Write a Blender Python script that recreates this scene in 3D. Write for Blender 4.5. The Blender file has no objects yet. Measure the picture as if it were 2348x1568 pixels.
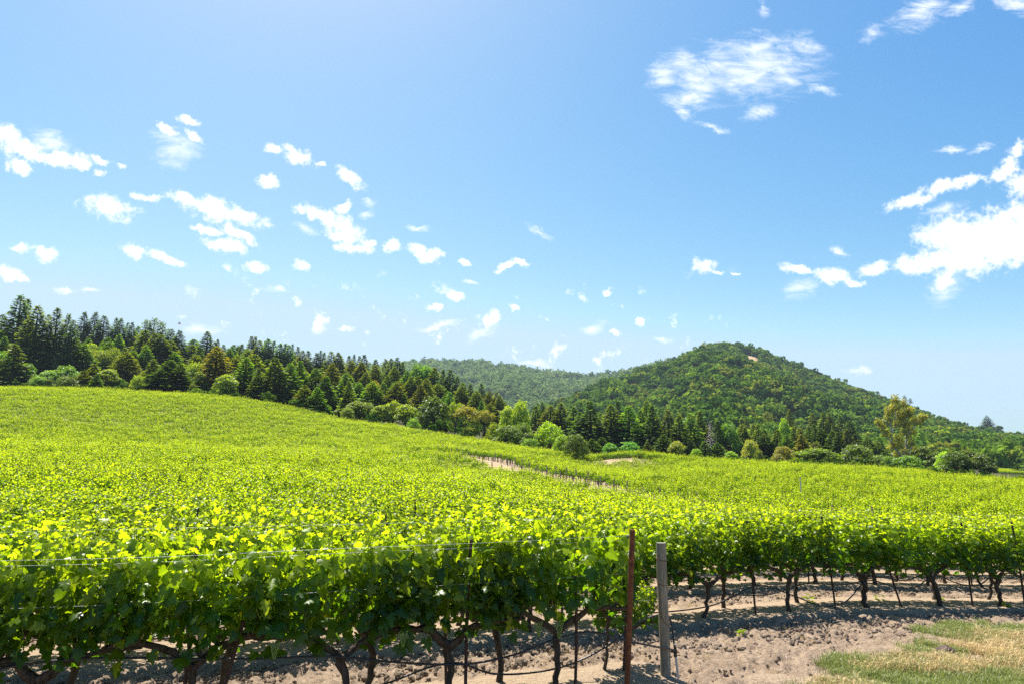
import bpy, math, random
import numpy as np

rng = np.random.default_rng(7)
random.seed(7)
scene = bpy.context.scene
COL = scene.collection

# ------------------------------------------------------------------ camera, sky, sun, exposure
EYE = 2.4
TILT = math.radians(10.18)
cam_data = bpy.data.cameras.new('camera')
cam_data.lens = 24.0
cam_data.sensor_width = 36.0
cam_data.clip_start = 0.1
cam_data.clip_end = 8000.0
cam = bpy.data.objects.new('camera', cam_data)
cam.location = (0, 0, EYE)
cam.rotation_euler = (math.radians(90) + TILT, 0, 0)
COL.objects.link(cam)
scene.camera = cam

SUN_ELEV = math.radians(63)
SUN_AZ = math.radians(-24)          # measured from straight ahead (+Y), negative = to the left
SUN_STRENGTH = 5.0
SKY_STRENGTH = 0.069

scene.view_settings.view_transform = 'Standard'
scene.view_settings.look = 'None'
scene.view_settings.gamma = 1.0
scene.view_settings.use_curve_mapping = False
scene.view_settings.exposure = 1.15

scene.render.engine = 'CYCLES'
cy = scene.cycles
cy.max_bounces = 6
cy.diffuse_bounces = 3
cy.glossy_bounces = 2
cy.transmission_bounces = 4
cy.transparent_max_bounces = 6
cy.volume_bounces = 0
cy.caustics_reflective = False
cy.caustics_refractive = False
cy.sample_clamp_indirect = 6.0
cy.use_adaptive_sampling = True
cy.adaptive_threshold = 0.006
cy.use_denoising = False
try:
    cy.denoiser = 'OPENIMAGEDENOISE'
    cy.denoising_input_passes = 'RGB_ALBEDO_NORMAL'
    cy.denoising_prefilter = 'ACCURATE'
except Exception:
    pass

# clouds: where each puff stands in the sky, as slopes right of / above a fixed axis (10.18 degrees up, due +Y), half sizes and tilt
CLOUDS = []
WISPS = []
def _c(lst, x, y, rx, ry, a=0):
    lst.append(((x - 1174) / 1565, (784 - y) / 1565, rx / 1565, ry / 1565, -math.radians(a)))
for c in ((15,312,36,24,30),(62,345,64,28,12),(130,365,74,20,6),(48,386,30,18,0),(172,376,42,14,10),(226,370,26,11,22),(228,398,18,9,22),
          (274,384,12,6,20),(386,296,30,12,36),(432,275,32,12,20),(440,315,30,12,42),(626,340,20,12,20),(680,358,36,20,36),(730,378,18,9,10),(802,409,40,20,36),
          (612,418,28,12,15),(250,478,66,26,10),(335,455,36,12,0),(420,452,46,18,16),(480,480,72,26,22),(552,500,56,24,10),(532,532,40,16,36),(478,528,40,10,10),
          (515,562,50,20,8),(562,545,30,11,32),(690,483,22,12,10),(745,500,50,20,26),(792,516,46,24,20),(780,540,50,16,12),(812,566,50,13,4),(852,554,26,9,0),(790,475,20,13,-20),
          (900,562,20,18,0),(965,583,36,15,22),(1000,578,18,13,-30),(1070,602,17,9,10),(1158,616,30,9,-28),(1196,600,24,9,12),(590,612,28,13,0),(692,610,19,14,0),
          (312,574,36,15,12),(370,592,46,13,25),(408,605,20,9,10),(45,570,30,11,-8),(106,580,26,13,10),(20,625,36,18,22),(50,638,18,9,0),
          (1615,606,30,18,22),(1648,622,22,7,5),(1690,629,9,4,20),(2185,546,90,58,0),(2245,560,90,66,0),(2335,565,70,50,0),(2200,598,110,40,0),(2300,540,90,66,-10),(2342,500,44,40,-20),(2094,607,54,24,-6),(2185,604,84,34,0),
          (2166,650,30,26,-40),(2280,592,74,22,-6),(1829,616,42,12,16),(1908,636,56,18,12),(2002,612,42,20,-12),(1957,648,32,10,10),(2094,458,70,16,-16),(2156,430,42,16,-16),
          (2217,412,46,15,-14),(2299,393,46,18,-36),(2334,425,30,34,-40),(2338,348,32,18,-20),(795,753,19,9,-8),(995,708,24,10,0),(1180,708,17,9,20),(1390,672,14,9,-30),(736,742,16,24,20),
          (1045,680,20,12,0),(1130,734,16,20,10),(1412,758,18,7,10),(1470,740,12,8,0)): _c(CLOUDS, *c)
for c in ((1752,140,130,54,8),(1690,170,130,60,6),(1640,150,90,46,-12),(1800,165,90,40,14),(1600,200,70,44,20),(1525,176,42,44,60),(1565,150,60,36,-10),(1880,200,50,13,22),(1572,228,66,24,8),(1566,256,30,16,32),(1637,297,40,8,15),(1846,104,40,34,34),
          (1742,108,90,28,-16),(1742,256,50,20,-10),(2120,22,80,36,-20),(2004,72,30,20,-30),(2200,14,46,18,-26),(2322,8,60,20,20),(1752,22,16,20,0),(2165,478,56,14,-10),
          (2246,338,30,10,-16),(2176,347,30,10,-10),(1925,577,22,9,20),(402,340,60,40,0),(2170,664,46,36,-30),(1836,662,46,26,0),(960,525,28,7,8),(1232,534,34,9,20),
          (460,758,44,14,-8),(1095,768,44,14,-20),(1356,750,30,14,-20),(640,668,34,11,10),(1232,832,40,9,0),(1975,850,30,8,0),(850,466,22,8,0),(836,490,22,10,-10),
          (1080,646,20,7,10),(150,664,26,8,20),(205,672,26,8,0),(525,620,20,8,44),(120,330,60,30,20),(700,525,36,10,30),(1520,780,30,8,0),(1000,745,60,10,-10)): _c(WISPS, *c)

def new_nodes(tree):
    tree.nodes.clear()
    def nd(kind, **kw):
        n = tree.nodes.new(kind)
        for k, v in kw.items():
            if k == 'inp':
                for i, val in v.items():
                    if isinstance(val, bpy.types.NodeSocket): tree.links.new(val, n.inputs[i])
                    else: n.inputs[i].default_value = val
            else: setattr(n, k, v)
        return n
    return nd

def build_world():
    w = bpy.data.worlds.new('World'); scene.world = w; w.use_nodes = True
    nd = new_nodes(w.node_tree)
    def math_(op, *a, clamp=False): return nd('ShaderNodeMath', operation=op, use_clamp=clamp, inp=dict(enumerate(a))).outputs[0]
    sky = nd('ShaderNodeTexSky', sky_type='NISHITA', sun_disc=False, sun_elevation=SUN_ELEV, sun_rotation=SUN_AZ, altitude=100.0,
             air_density=1.0, dust_density=0.9, ozone_density=2.2)
    # deepen the blue the way the photograph's film response does
    k = SKY_STRENGTH * 2 ** scene.view_settings.exposure
    rgb = nd('ShaderNodeSeparateColor', inp={0: sky.outputs[0]})
    r_ = math_('MINIMUM', math_('MULTIPLY', math_('POWER', math_('MULTIPLY', rgb.outputs[0], 0.80 * k), 2.1), 3.5 / k), 0.60 / k)
    g_ = math_('MINIMUM', math_('MULTIPLY', math_('POWER', math_('MULTIPLY', rgb.outputs[1], 1.04 * k), 1.3), 1.20 / k), 0.81 / k)
    b_ = math_('MINIMUM', math_('MULTIPLY', math_('POWER', math_('MULTIPLY', rgb.outputs[2], 1.10 * k), 0.6), 0.95 / k), 1.0 / k)
    blue = nd('ShaderNodeCombineColor', inp={0: r_, 1: g_, 2: b_})
    tc = nd('ShaderNodeTexCoord')
    # warm sky glow added round the sun, out of frame, as fill for shade
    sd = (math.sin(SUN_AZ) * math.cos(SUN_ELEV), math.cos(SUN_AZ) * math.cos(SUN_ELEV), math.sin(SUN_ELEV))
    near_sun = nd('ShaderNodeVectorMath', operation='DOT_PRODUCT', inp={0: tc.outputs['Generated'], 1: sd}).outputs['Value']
    fill_glow = nd('ShaderNodeMapRange', interpolation_type='SMOOTHSTEP', inp={0: near_sun, 1: 0.935, 2: 1.0, 3: 0.0, 4: 1.0}).outputs[0]
    tint = nd('ShaderNodeMix', data_type='RGBA', inp={0: fill_glow, 6: blue.outputs[0], 7: (3.0 / k, 2.75 / k, 2.35 / k, 1)})
    rot = nd('ShaderNodeVectorRotate', rotation_type='X_AXIS', inp={'Vector': tc.outputs['Generated'], 'Angle': -TILT})
    sep = nd('ShaderNodeSeparateXYZ', inp={0: rot.outputs[0]})
    fy = math_('MAXIMUM', sep.outputs[1], 0.05)
    u = math_('DIVIDE', sep.outputs[0], fy); v = math_('DIVIDE', sep.outputs[2], fy)
    uv = nd('ShaderNodeCombineXYZ', inp={0: u, 1: v, 2: 0.0}).outputs[0]
    # wind-ragged edges: the position itself is stirred before the puffs are measured
    n1 = nd('ShaderNodeTexNoise', inp={'Vector': uv, 'Scale': 22.0, 'Detail': 8.0, 'Roughness': 0.7})
    off = nd('ShaderNodeVectorMath', operation='MULTIPLY_ADD', inp={0: n1.outputs['Color'], 1: (0.046, 0.038, 0), 2: (-0.023, -0.019, 0)})
    p = nd('ShaderNodeVectorMath', operation='ADD', inp={0: uv, 1: off.outputs[0]}).outputs[0]
    def nearest(lst, after=None):
        acc, q = None, p
        if after is not None:
            q = nd('ShaderNodeVectorMath', operation='MULTIPLY_ADD', inp={0: after, 1: (1e-9, 0, 0), 2: p}).outputs[0]
        for i, (x, y, rx, ry, a) in enumerate(lst):
            if i % 8 == 7:      # wait for the puffs so far (keeps the shader's working memory small)
                q = nd('ShaderNodeVectorMath', operation='MULTIPLY_ADD', inp={0: acc, 1: (1e-9, 0, 0), 2: p}).outputs[0]
            m = nd('ShaderNodeMapping', vector_type='TEXTURE', inp={0: q, 1: (x, y, 0), 2: (0, 0, a), 3: (rx, ry, 1)})
            l = nd('ShaderNodeVectorMath', operation='LENGTH', inp={0: m.outputs[0]}).outputs['Value']
            acc = l if acc is None else math_('MINIMUM', acc, l)
        return acc
    n2 = nd('ShaderNodeTexNoise', inp={'Vector': uv, 'Scale': 55.0, 'Detail': 7.0, 'Roughness': 0.66}).outputs[0]
    st = nd('ShaderNodeMapping', inp={0: uv, 2: (0, 0, 0.62), 3: (20.0, 62.0, 1)}).outputs[0]
    n3 = nd('ShaderNodeTexNoise', inp={'Vector': st, 'Scale': 1.0, 'Detail': 7.0, 'Roughness': 0.7, 'Distortion': 0.6}).outputs[0]
    d1 = math_('SUBTRACT', 1.0, nearest(CLOUDS))
    a1 = nd('ShaderNodeMapRange', interpolation_type='SMOOTHSTEP', inp={0: math_('MULTIPLY_ADD', math_('SUBTRACT', n2, 0.5), 2.3, d1), 1: -0.22, 2: 0.72, 3: 0.0, 4: 1.0}).outputs[0]
    d2 = math_('SUBTRACT', 1.0, nearest(WISPS, d1))
    a2 = nd('ShaderNodeMapRange', interpolation_type='SMOOTHSTEP', inp={0: math_('MULTIPLY_ADD', math_('SUBTRACT', n3, 0.40), 2.9, d2), 1: 0.05, 2: 1.9, 3: 0.0, 4: 0.88}).outputs[0]
    # scattered specks low over the hills
    n4 = nd('ShaderNodeTexNoise', inp={'Vector': uv, 'Scale': 22.0, 'Detail': 6.0, 'Roughness': 0.68}).outputs[0]
    band = math_('MULTIPLY', nd('ShaderNodeMapRange', interpolation_type='SMOOTHSTEP', inp={0: v, 1: 0.13, 2: 0.05, 3: 0.0, 4: 1.0}).outputs[0],
                 nd('ShaderNodeMapRange', interpolation_type='SMOOTHSTEP', inp={0: math_('ABSOLUTE', math_('ADD', u, 0.08)), 1: 0.5, 2: 0.3, 3: 0.0, 4: 1.0}).outputs[0])
    a3 = math_('MULTIPLY', band, nd('ShaderNodeMapRange', interpolation_type='SMOOTHSTEP', inp={0: n4, 1: 0.57, 2: 0.70, 3: 0.0, 4: 0.75}).outputs[0])
    a = math_('MAXIMUM', math_('MAXIMUM', a1, a2), a3)
    front = nd('ShaderNodeMapRange', inp={0: sep.outputs[1], 1: 0.1, 2: 0.25, 3: 0.0, 4: 1.0}).outputs[0]
    a = math_('MULTIPLY', a, front, clamp=True)
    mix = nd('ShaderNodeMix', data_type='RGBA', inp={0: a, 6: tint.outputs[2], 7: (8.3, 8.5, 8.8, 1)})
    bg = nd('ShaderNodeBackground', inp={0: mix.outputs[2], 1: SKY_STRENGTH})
    nd('ShaderNodeOutputWorld', inp={0: bg.outputs[0]})
    w.cycles.sampling_method = 'NONE'
build_world()

sun_data = bpy.data.lights.new('sun', 'SUN')
sun_data.energy = SUN_STRENGTH
sun_data.angle = math.radians(0.53)
sun_data.color = (1.0, 0.955, 0.88)
sun = bpy.data.objects.new('sun', sun_data)
COL.objects.link(sun)
sun.rotation_euler = (math.radians(90) - SUN_ELEV, 0, math.pi - SUN_AZ)   # the light comes from SUN_AZ and falls towards the eye

TERRAIN_POINTS = [
 (-8.0,6.0,0.00), (-5.0,9.0,0.00), (0.0,8.0,0.00), (4.0,8.0,0.00), (0.0,12.0,0.00), (6.0,13.0,0.00),
 (-12.0,10.0,0.10), (13.0,13.0,-0.20), (4.0,4.0,0.00), (-4.0,3.0,0.00), (0.0,2.0,0.00), (8.0,8.0,0.05),
 (14.0,8.0,0.10), (-10.0,3.0,0.00), (20.0,17.0,-0.50), (-11.0,15.0,0.10), (-18.4,25.0,0.33), (-29.6,40.0,1.09),
 (-44.5,60.0,2.40), (-56.5,76.0,3.66), (-63.2,85.0,4.00), (-78.3,105.0,6.83), (-93.6,125.0,10.93), (-109.0,145.0,15.62),
 (-120.5,160.0,18.81), (-129.6,172.0,20.28), (-15.7,15.0,0.17), (-42.3,40.0,1.47), (-63.6,60.0,2.96), (-80.7,76.0,4.28),
 (-112.0,105.0,8.63), (-150.4,140.0,16.64), (-177.6,165.0,21.29), (-7.2,15.0,0.07), (-12.1,25.0,0.18), (-19.5,40.0,0.79),
 (-29.3,60.0,1.88), (-39.2,80.0,3.31), (-44.1,90.0,3.80), (-59.1,120.0,8.23), (-71.7,145.0,13.48), (-81.8,165.0,17.89),
 (-88.3,178.0,19.35), (-4.7,20.0,0.02), (-9.4,40.0,0.40), (-14.1,60.0,1.35), (-18.9,80.0,2.71), (-21.7,92.0,3.24),
 (-26.1,110.0,4.97), (-32.1,135.0,7.89), (-36.9,155.0,10.72), (-40.0,168.0,11.66), (-0.9,20.0,-0.03), (-1.9,40.0,-0.02),
 (-2.8,60.0,0.16), (-3.7,80.0,0.87), (-5.1,110.0,3.11), (-6.1,130.0,5.17), (-6.8,145.0,6.05), (1.1,20.0,-0.14),
 (2.2,40.0,-0.54), (3.0,55.0,-0.70), (4.6,85.0,0.88), (6.0,110.0,2.08), (7.1,130.0,3.55), (7.9,145.0,4.05),
 (5.3,20.0,-0.32), (9.3,35.0,-0.89), (15.4,58.0,-1.24), (21.4,80.0,-0.27), (28.1,105.0,1.05), (32.7,122.0,1.70),
 (11.8,22.0,-0.72), (16.7,31.0,-1.27), (21.6,40.0,-1.44), (32.5,60.0,-1.24), (46.2,85.0,-0.49), (58.8,108.0,0.32),
 (65.3,120.0,0.35), (16.0,22.0,-0.83), (29.3,40.0,-1.36), (44.0,60.0,-1.38), (58.8,80.0,-1.20), (73.6,100.0,-1.07),
 (79.5,108.0,-1.21), (23.6,22.0,-0.96), (43.0,40.0,-1.61), (75.5,70.0,-1.86), (108.0,100.0,-1.93), (17.4,122.0,1.40),
 (20.2,142.0,2.92), (51.5,142.0,1.86), (4.0,75.0,0.78), (-2.5,92.0,2.40), (-5.2,98.0,3.31), (18.8,132.0,3.46),
 (22.8,136.0,3.75), (-150.5,200.0,24.11), (-188.6,250.0,32.92), (-258.0,340.0,54.96), (-350.4,460.0,83.18), (-99.2,200.0,23.34),
 (-129.4,260.0,34.82), (-169.9,340.0,52.74), (-230.7,460.0,80.15), (-71.6,195.0,20.44), (-92.0,250.0,29.54), (-125.7,340.0,48.10),
 (-170.3,460.0,68.11), (-44.8,188.0,15.00), (-59.7,250.0,23.93), (-81.6,340.0,40.40), (-110.6,460.0,59.16), (-19.6,178.0,10.96),
 (-27.7,250.0,19.95), (-37.8,340.0,34.94), (-51.3,460.0,50.26), (2.8,172.0,7.00), (4.1,250.0,13.79), (5.6,340.0,23.68),
 (7.6,460.0,35.57), (27.1,190.0,4.64), (48.5,340.0,8.95), (65.6,460.0,12.41), (62.9,190.0,3.22), (112.7,340.0,5.56),
 (103.4,190.0,2.05), (185.2,340.0,3.03), (99.2,135.0,-1.01), (147.1,200.0,-1.67), (294.8,400.0,-1.80), (442.6,600.0,-0.94),
 (216.3,200.0,-1.92), (650.6,600.0,-1.31), (-247.5,230.0,30.78), (-368.8,340.0,59.87), (-501.3,460.0,92.30), (152.3,460.0,5.25),
 (250.7,460.0,3.82), (-707.1,707.1,45.00), (-1767.8,1767.8,-1.00), (-422.6,906.3,45.00), (-1056.5,2265.8,-1.00), (-139.2,990.3,20.00),
 (-347.9,2475.7,-1.00), (139.2,990.3,-1.00), (347.9,2475.7,-1.00), (422.6,906.3,-1.00), (1056.5,2265.8,-1.00), (707.1,707.1,-1.00),
 (1767.8,1767.8,-1.00),
]
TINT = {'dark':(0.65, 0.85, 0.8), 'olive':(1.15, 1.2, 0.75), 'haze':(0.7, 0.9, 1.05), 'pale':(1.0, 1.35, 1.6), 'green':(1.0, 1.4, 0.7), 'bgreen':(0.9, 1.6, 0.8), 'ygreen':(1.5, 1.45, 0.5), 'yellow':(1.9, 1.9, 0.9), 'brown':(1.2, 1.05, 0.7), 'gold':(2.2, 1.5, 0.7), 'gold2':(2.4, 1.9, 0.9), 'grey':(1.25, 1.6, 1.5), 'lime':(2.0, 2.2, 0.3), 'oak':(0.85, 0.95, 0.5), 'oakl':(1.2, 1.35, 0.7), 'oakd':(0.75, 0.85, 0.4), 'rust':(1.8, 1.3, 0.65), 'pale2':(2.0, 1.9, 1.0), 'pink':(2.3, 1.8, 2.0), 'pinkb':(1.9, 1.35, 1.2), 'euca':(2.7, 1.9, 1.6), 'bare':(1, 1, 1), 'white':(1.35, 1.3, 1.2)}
# kind, x, y, height, crown radius, tint, label (metres; kinds: F fir, R redwood, P pine, O broadleaf, M madrone, B bush, E eucalyptus, D dead)
TREES = [
 ('R', -171.4, 232.0, 31.0, 6.2, 'dark', 'tallest dark redwood at the left end of the forest, layered branches against sky'),
 ('R', -183.0, 240.0, 24.4, 5.2, 'dark', 'dark redwood cut by the left edge of the photo, beside the tallest redwood'),
 ('R', -178.2, 245.0, 30.1, 4.7, 'dark', 'slim redwood top just right of the tallest redwood'),
 ('R', -157.9, 222.0, 26.6, 5.7, 'olive', 'broad olive redwood standing in front of the tallest redwood'),
 ('R', -166.7, 240.0, 24.2, 3.4, 'dark', 'narrow redwood tip showing between two broad redwoods in the tall left stand'),
 ('R', -153.8, 226.0, 25.8, 4.6, 'olive', 'slender tall redwood in the middle of the tall left stand'),
 ('R', -149.1, 224.0, 23.7, 3.7, 'olive', 'dark redwood right of the slender tall redwood in the left stand'),
 ('R', -144.2, 220.0, 21.5, 3.1, 'dark', 'shorter redwood closing the right side of the tall left stand'),
 ('R', -191.2, 300.0, 24.8, 4.6, 'haze', 'first redwood on the skyline right of the tall left stand'),
 ('R', -187.4, 300.0, 24.8, 4.6, 'haze', 'second redwood on the skyline right of the tall left stand'),
 ('R', -180.1, 295.0, 23.4, 4.9, 'haze', 'third redwood on the skyline right of the tall left stand'),
 ('R', -177.6, 300.0, 22.4, 3.5, 'haze', 'fourth redwood on the skyline right of the tall left stand'),
 ('R', -173.4, 296.0, 22.4, 4.2, 'haze', 'twin topped redwood on the skyline above the bright green conifer'),
 ('R', -172.1, 300.0, 20.6, 3.1, 'haze', 'slim skyline redwood right of the twin topped redwood'),
 ('R', -167.4, 296.0, 20.8, 3.4, 'haze', 'dark skyline redwood before the pale distant treetop'),
 ('F', -212.0, 380.0, 14.0, 3.9, 'pale', 'pale distant treetop peeping over the left skyline'),
 ('P', -157.9, 290.0, 22.0, 4.1, 'dark', 'ragged pine top on the skyline above the bushy redwood clump'),
 ('P', -156.4, 292.0, 22.9, 4.9, 'dark', 'highest ragged pine top above the bushy redwood clump'),
 ('P', -150.3, 288.0, 21.3, 4.4, 'dark', 'ragged pine top right of the highest ragged pine'),
 ('R', -142.1, 280.0, 19.0, 4.3, 'dark', 'dark redwood on the right shoulder of the bushy clump'),
 ('R', -137.7, 276.0, 18.6, 4.6, 'dark', 'last redwood of the bushy clump before the gap of sky'),
 ('F', -153.4, 262.0, 16.5, 3.3, 'green', 'small bright green conifer below the skyline redwoods'),
 ('R', -131.3, 240.0, 18.4, 4.9, 'olive', 'leftmost broad redwood of the bushy olive clump'),
 ('R', -126.2, 236.0, 17.3, 4.8, 'olive', 'middle broad redwood of the bushy olive clump'),
 ('R', -122.9, 236.0, 16.8, 4.8, 'olive', 'right broad redwood of the bushy olive clump'),
 ('R', -121.9, 240.0, 14.9, 4.0, 'olive', 'lower olive redwood leaning out right of the bushy clump'),
 ('O', -164.2, 262.0, 13.0, 3.7, 'yellow', 'pale green rounded treetop behind the olive madrones'),
 ('M', -148.9, 236.0, 11.5, 3.3, 'ygreen', 'olive madrone with domed crown right of the tall left stand'),
 ('M', -147.1, 238.0, 11.8, 3.6, 'ygreen', 'wide olive madrone in the middle of the madrone group'),
 ('M', -140.7, 232.0, 11.3, 2.7, 'ygreen', 'small yellow green madrone right of the wide madrone'),
 ('M', -139.7, 236.0, 12.1, 3.0, 'ygreen', 'round madrone under the small bright green conifer'),
 ('R', -121.1, 212.0, 11.0, 4.3, 'brown', 'brown tipped redwood with layered top behind the vineyard crest'),
 ('F', -144.7, 196.0, 13.3, 4.0, 'olive', 'broad olive conifer in front of the tall stand at the left edge'),
 ('O', -155.5, 206.0, 11.4, 3.7, 'green', 'green broadleaf tree behind the broad olive conifer, at the left edge'),
 ('O', -143.6, 200.0, 7.9, 3.3, 'green', 'green broadleaf tree right of the broad olive conifer'),
 ('O', -132.7, 202.0, 6.9, 4.1, 'grey', 'grey green oak dome at the foot of the tall left stand'),
 ('O', -135.5, 198.0, 5.7, 3.3, 'grey', 'lower grey green oak left of the oak dome'),
 ('O', -134.8, 194.0, 4.0, 2.7, 'grey', 'small grey green bush at the vineyard crest, left of the oaks'),
 ('B', -121.6, 186.0, 4.2, 3.1, 'olive', 'dark olive bush in front of the grey green oak dome'),
 ('F', -120.2, 190.0, 5.7, 2.4, 'ygreen', 'stubby yellow green conifer right of the grey green oaks'),
 ('F', -119.6, 194.0, 7.5, 2.7, 'ygreen', 'taller yellow green conifer below the madrones'),
 ('F', -115.0, 188.0, 5.1, 1.4, 'green', 'small green conifer in front of the taller yellow green one'),
 ('O', -117.9, 198.0, 6.2, 3.3, 'ygreen', 'yellow green leafy mound left of the brown tipped redwood'),
 ('B', -103.3, 188.0, 5.1, 2.4, 'yellow', 'pale yellow green bush right of the brown tipped redwood'),
 ('F', -104.1, 196.0, 9.7, 3.0, 'olive', 'feathery conifer with pale tips in front of the bushy clump'),
 ('F', -98.1, 194.0, 9.6, 4.7, 'dark', 'wide dark pine spreading at the vineyard crest'),
 ('F', -98.2, 190.0, 6.9, 2.9, 'dark', 'lower dark pine left of the wide spreading pine'),
 ('F', -94.2, 192.0, 8.7, 3.2, 'dark', 'dark pine right of the wide spreading pine'),
 ('F', -170.5, 360.0, 11.3, 6.0, 'pale', 'hazy blue treetop beside the standalone dark fir'),
 ('F', -136.1, 300.0, 18.5, 4.6, 'dark', 'standalone dark fir rising above the skyline gap'),
 ('F', -145.1, 330.0, 14.3, 3.0, 'haze', 'small fir tucked behind the standalone dark fir'),
 ('F', -121.6, 262.0, 12.6, 3.0, 'dark', 'short dark fir below the standalone fir'),
 ('R', -90.3, 206.0, 14.2, 4.5, 'gold', 'golden brown redwood standing taller than its neighbours at the crest'),
 ('O', -95.8, 204.0, 9.1, 2.9, 'yellow', 'drooping yellow green tree left of the golden brown redwood'),
 ('O', -91.8, 200.0, 6.8, 2.3, 'ygreen', 'green tree between the drooping tree and golden redwood'),
 ('B', -88.3, 188.0, 3.8, 1.2, 'brown', 'small brown conifer bush at the foot of the drooping tree'),
 ('O', -80.7, 192.0, 6.6, 3.2, 'yellow', 'pale bright green bush right of the golden brown redwood'),
 ('F', -78.7, 200.0, 11.7, 3.6, 'green', 'green fir right of the pale bright green bush'),
 ('F', -72.7, 194.0, 9.0, 2.2, 'olive', 'thin fir between two broad firs at the crest'),
 ('F', -68.5, 196.0, 12.6, 4.0, 'olive', 'open branched fir beside the dead grey tree'),
 ('D', -67.8, 198.0, 10.2, 1.8, 'bare', 'bare grey dead tree among the firs above the vineyard crest'),
 ('F', -66.1, 202.0, 11.9, 3.4, 'green', 'dark green fir right of the dead grey tree'),
 ('F', -67.2, 214.0, 13.1, 3.6, 'green', 'tall straight fir second right of the dead grey tree'),
 ('F', -57.2, 188.0, 6.9, 2.6, 'ygreen', 'young fir at the crest right of the tall straight fir'),
 ('F', -53.2, 186.0, 7.1, 2.6, 'green', 'second young fir at the crest'),
 ('F', -53.1, 194.0, 10.3, 3.0, 'green', 'mid green fir behind the young firs'),
 ('R', -57.2, 216.0, 14.3, 3.9, 'brown', 'brownish redwood above the young firs'),
 ('F', -49.3, 200.0, 11.8, 2.8, 'green', 'green fir right of the brownish redwood'),
 ('F', -44.5, 186.0, 10.1, 2.4, 'olive', 'low fir at the crest left of the broadleaf row'),
 ('R', -109.9, 262.0, 13.3, 3.7, 'green', 'rich green redwood right of the golden brown redwood'),
 ('R', -102.5, 252.0, 11.3, 3.5, 'olive', 'olive conifer behind the pale bright green bush'),
 ('F', -145.8, 340.0, 11.5, 3.0, 'pale', 'faint distant treetop right of the golden redwood'),
 ('F', -139.1, 336.0, 12.2, 3.9, 'haze', 'rounded distant treetop right of the faint treetop'),
 ('O', -136.4, 336.0, 12.3, 2.1, 'haze', 'tuft topped pine on the skyline before the tall spires'),
 ('F', -120.1, 300.0, 14.4, 3.5, 'olive', 'first spire of the long conifer skyline'),
 ('F', -120.1, 310.0, 18.1, 3.6, 'olive', 'tallest left spire of the long conifer skyline'),
 ('F', -119.3, 312.0, 18.3, 3.2, 'olive', 'tallest right spire of the long conifer skyline'),
 ('F', -113.9, 304.0, 17.0, 3.9, 'olive', 'spire just right of the two tallest skyline spires'),
 ('F', -112.7, 306.0, 17.1, 3.5, 'green', 'fourth dense spire of the long conifer skyline'),
 ('F', -109.3, 302.0, 18.3, 4.2, 'green', 'pointed green spire halfway along the dense skyline'),
 ('F', -107.8, 304.0, 17.8, 3.9, 'green', 'green spire right of the pointed halfway spire'),
 ('F', -103.4, 300.0, 17.2, 4.2, 'green', 'broad green spire before the skyline dips'),
 ('F', -102.3, 302.0, 17.4, 3.9, 'green', 'twin of the broad green spire before the dip'),
 ('F', -99.4, 300.0, 17.3, 3.5, 'green', 'green spire where the skyline starts to fall'),
 ('F', -107.5, 330.0, 17.0, 2.5, 'haze', 'thin bluish spire standing up behind the falling skyline'),
 ('F', -104.8, 330.0, 16.2, 3.0, 'haze', 'second thin bluish spire behind the falling skyline'),
 ('R', -90.2, 290.0, 16.1, 4.1, 'brown', 'brown conifer top under the thin bluish spires'),
 ('F', -90.5, 300.0, 16.1, 3.5, 'haze', 'dark blue spire on the falling skyline'),
 ('F', -87.0, 300.0, 16.0, 3.8, 'olive', 'broad spire right of the dark blue spire'),
 ('F', -85.7, 302.0, 17.2, 2.7, 'haze', 'slim spire third right of the dark blue spire'),
 ('F', -83.1, 300.0, 16.8, 2.7, 'haze', 'slim twin spire beside the slim spire'),
 ('R', -74.0, 276.0, 18.2, 4.2, 'olive', 'layered redwood with swept branches, left of a pair'),
 ('R', -71.1, 274.0, 18.3, 4.6, 'olive', 'layered redwood with swept branches, right of a pair'),
 ('F', -77.2, 320.0, 16.5, 3.3, 'haze', 'hazy fir top where the skyline meets open sky'),
 ('F', -74.8, 322.0, 17.4, 2.9, 'haze', 'clustered fir top left of the tallest blue fir'),
 ('F', -72.4, 320.0, 17.1, 2.9, 'haze', 'clustered fir top beside the tallest blue fir'),
 ('F', -69.5, 318.0, 17.9, 4.1, 'dark', 'standalone blue green fir over the brown conifers'),
 ('R', -73.9, 290.0, 16.9, 4.1, 'olive', 'olive conifer left of the hazy fir top'),
 ('F', -63.5, 318.0, 16.3, 4.5, 'green', 'green fir top on the low skyline'),
 ('F', -60.1, 322.0, 17.0, 3.7, 'olive', 'slim olive fir right of the green fir top'),
 ('F', -55.7, 312.0, 17.9, 4.4, 'olive', 'olive fir on the low skyline before the hill'),
 ('F', -52.7, 310.0, 18.6, 4.0, 'dark', 'pointed fir marking the last high point before the hill'),
 ('F', -50.3, 308.0, 17.1, 3.5, 'olive', 'fir stepping down right of the last high point'),
 ('O', -41.3, 296.0, 17.6, 4.9, 'green', 'dark green rounded treetop against the distant hill'),
 ('O', -37.0, 294.0, 17.6, 4.9, 'green', 'second dark green rounded treetop against the hill'),
 ('F', -33.3, 290.0, 16.9, 4.4, 'olive', 'olive conifer in front of the distant hill'),
 ('F', -28.2, 284.0, 16.8, 4.0, 'dark', 'left peak of the dark twin fir against the hill'),
 ('F', -25.8, 282.0, 17.2, 4.3, 'dark', 'right peak of the dark twin fir against the hill'),
 ('F', -22.4, 276.0, 15.3, 3.2, 'dark', 'lower shoulder fir right of the dark twin firs'),
 ('F', -19.6, 272.0, 13.2, 3.8, 'olive', 'olive fir stepping down the ridge end'),
 ('F', -16.0, 270.0, 13.4, 3.5, 'dark', 'dark fir stepping down the ridge end'),
 ('F', -11.9, 268.0, 14.3, 3.4, 'dark', 'pointed fir near the end of the conifer ridge'),
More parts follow.
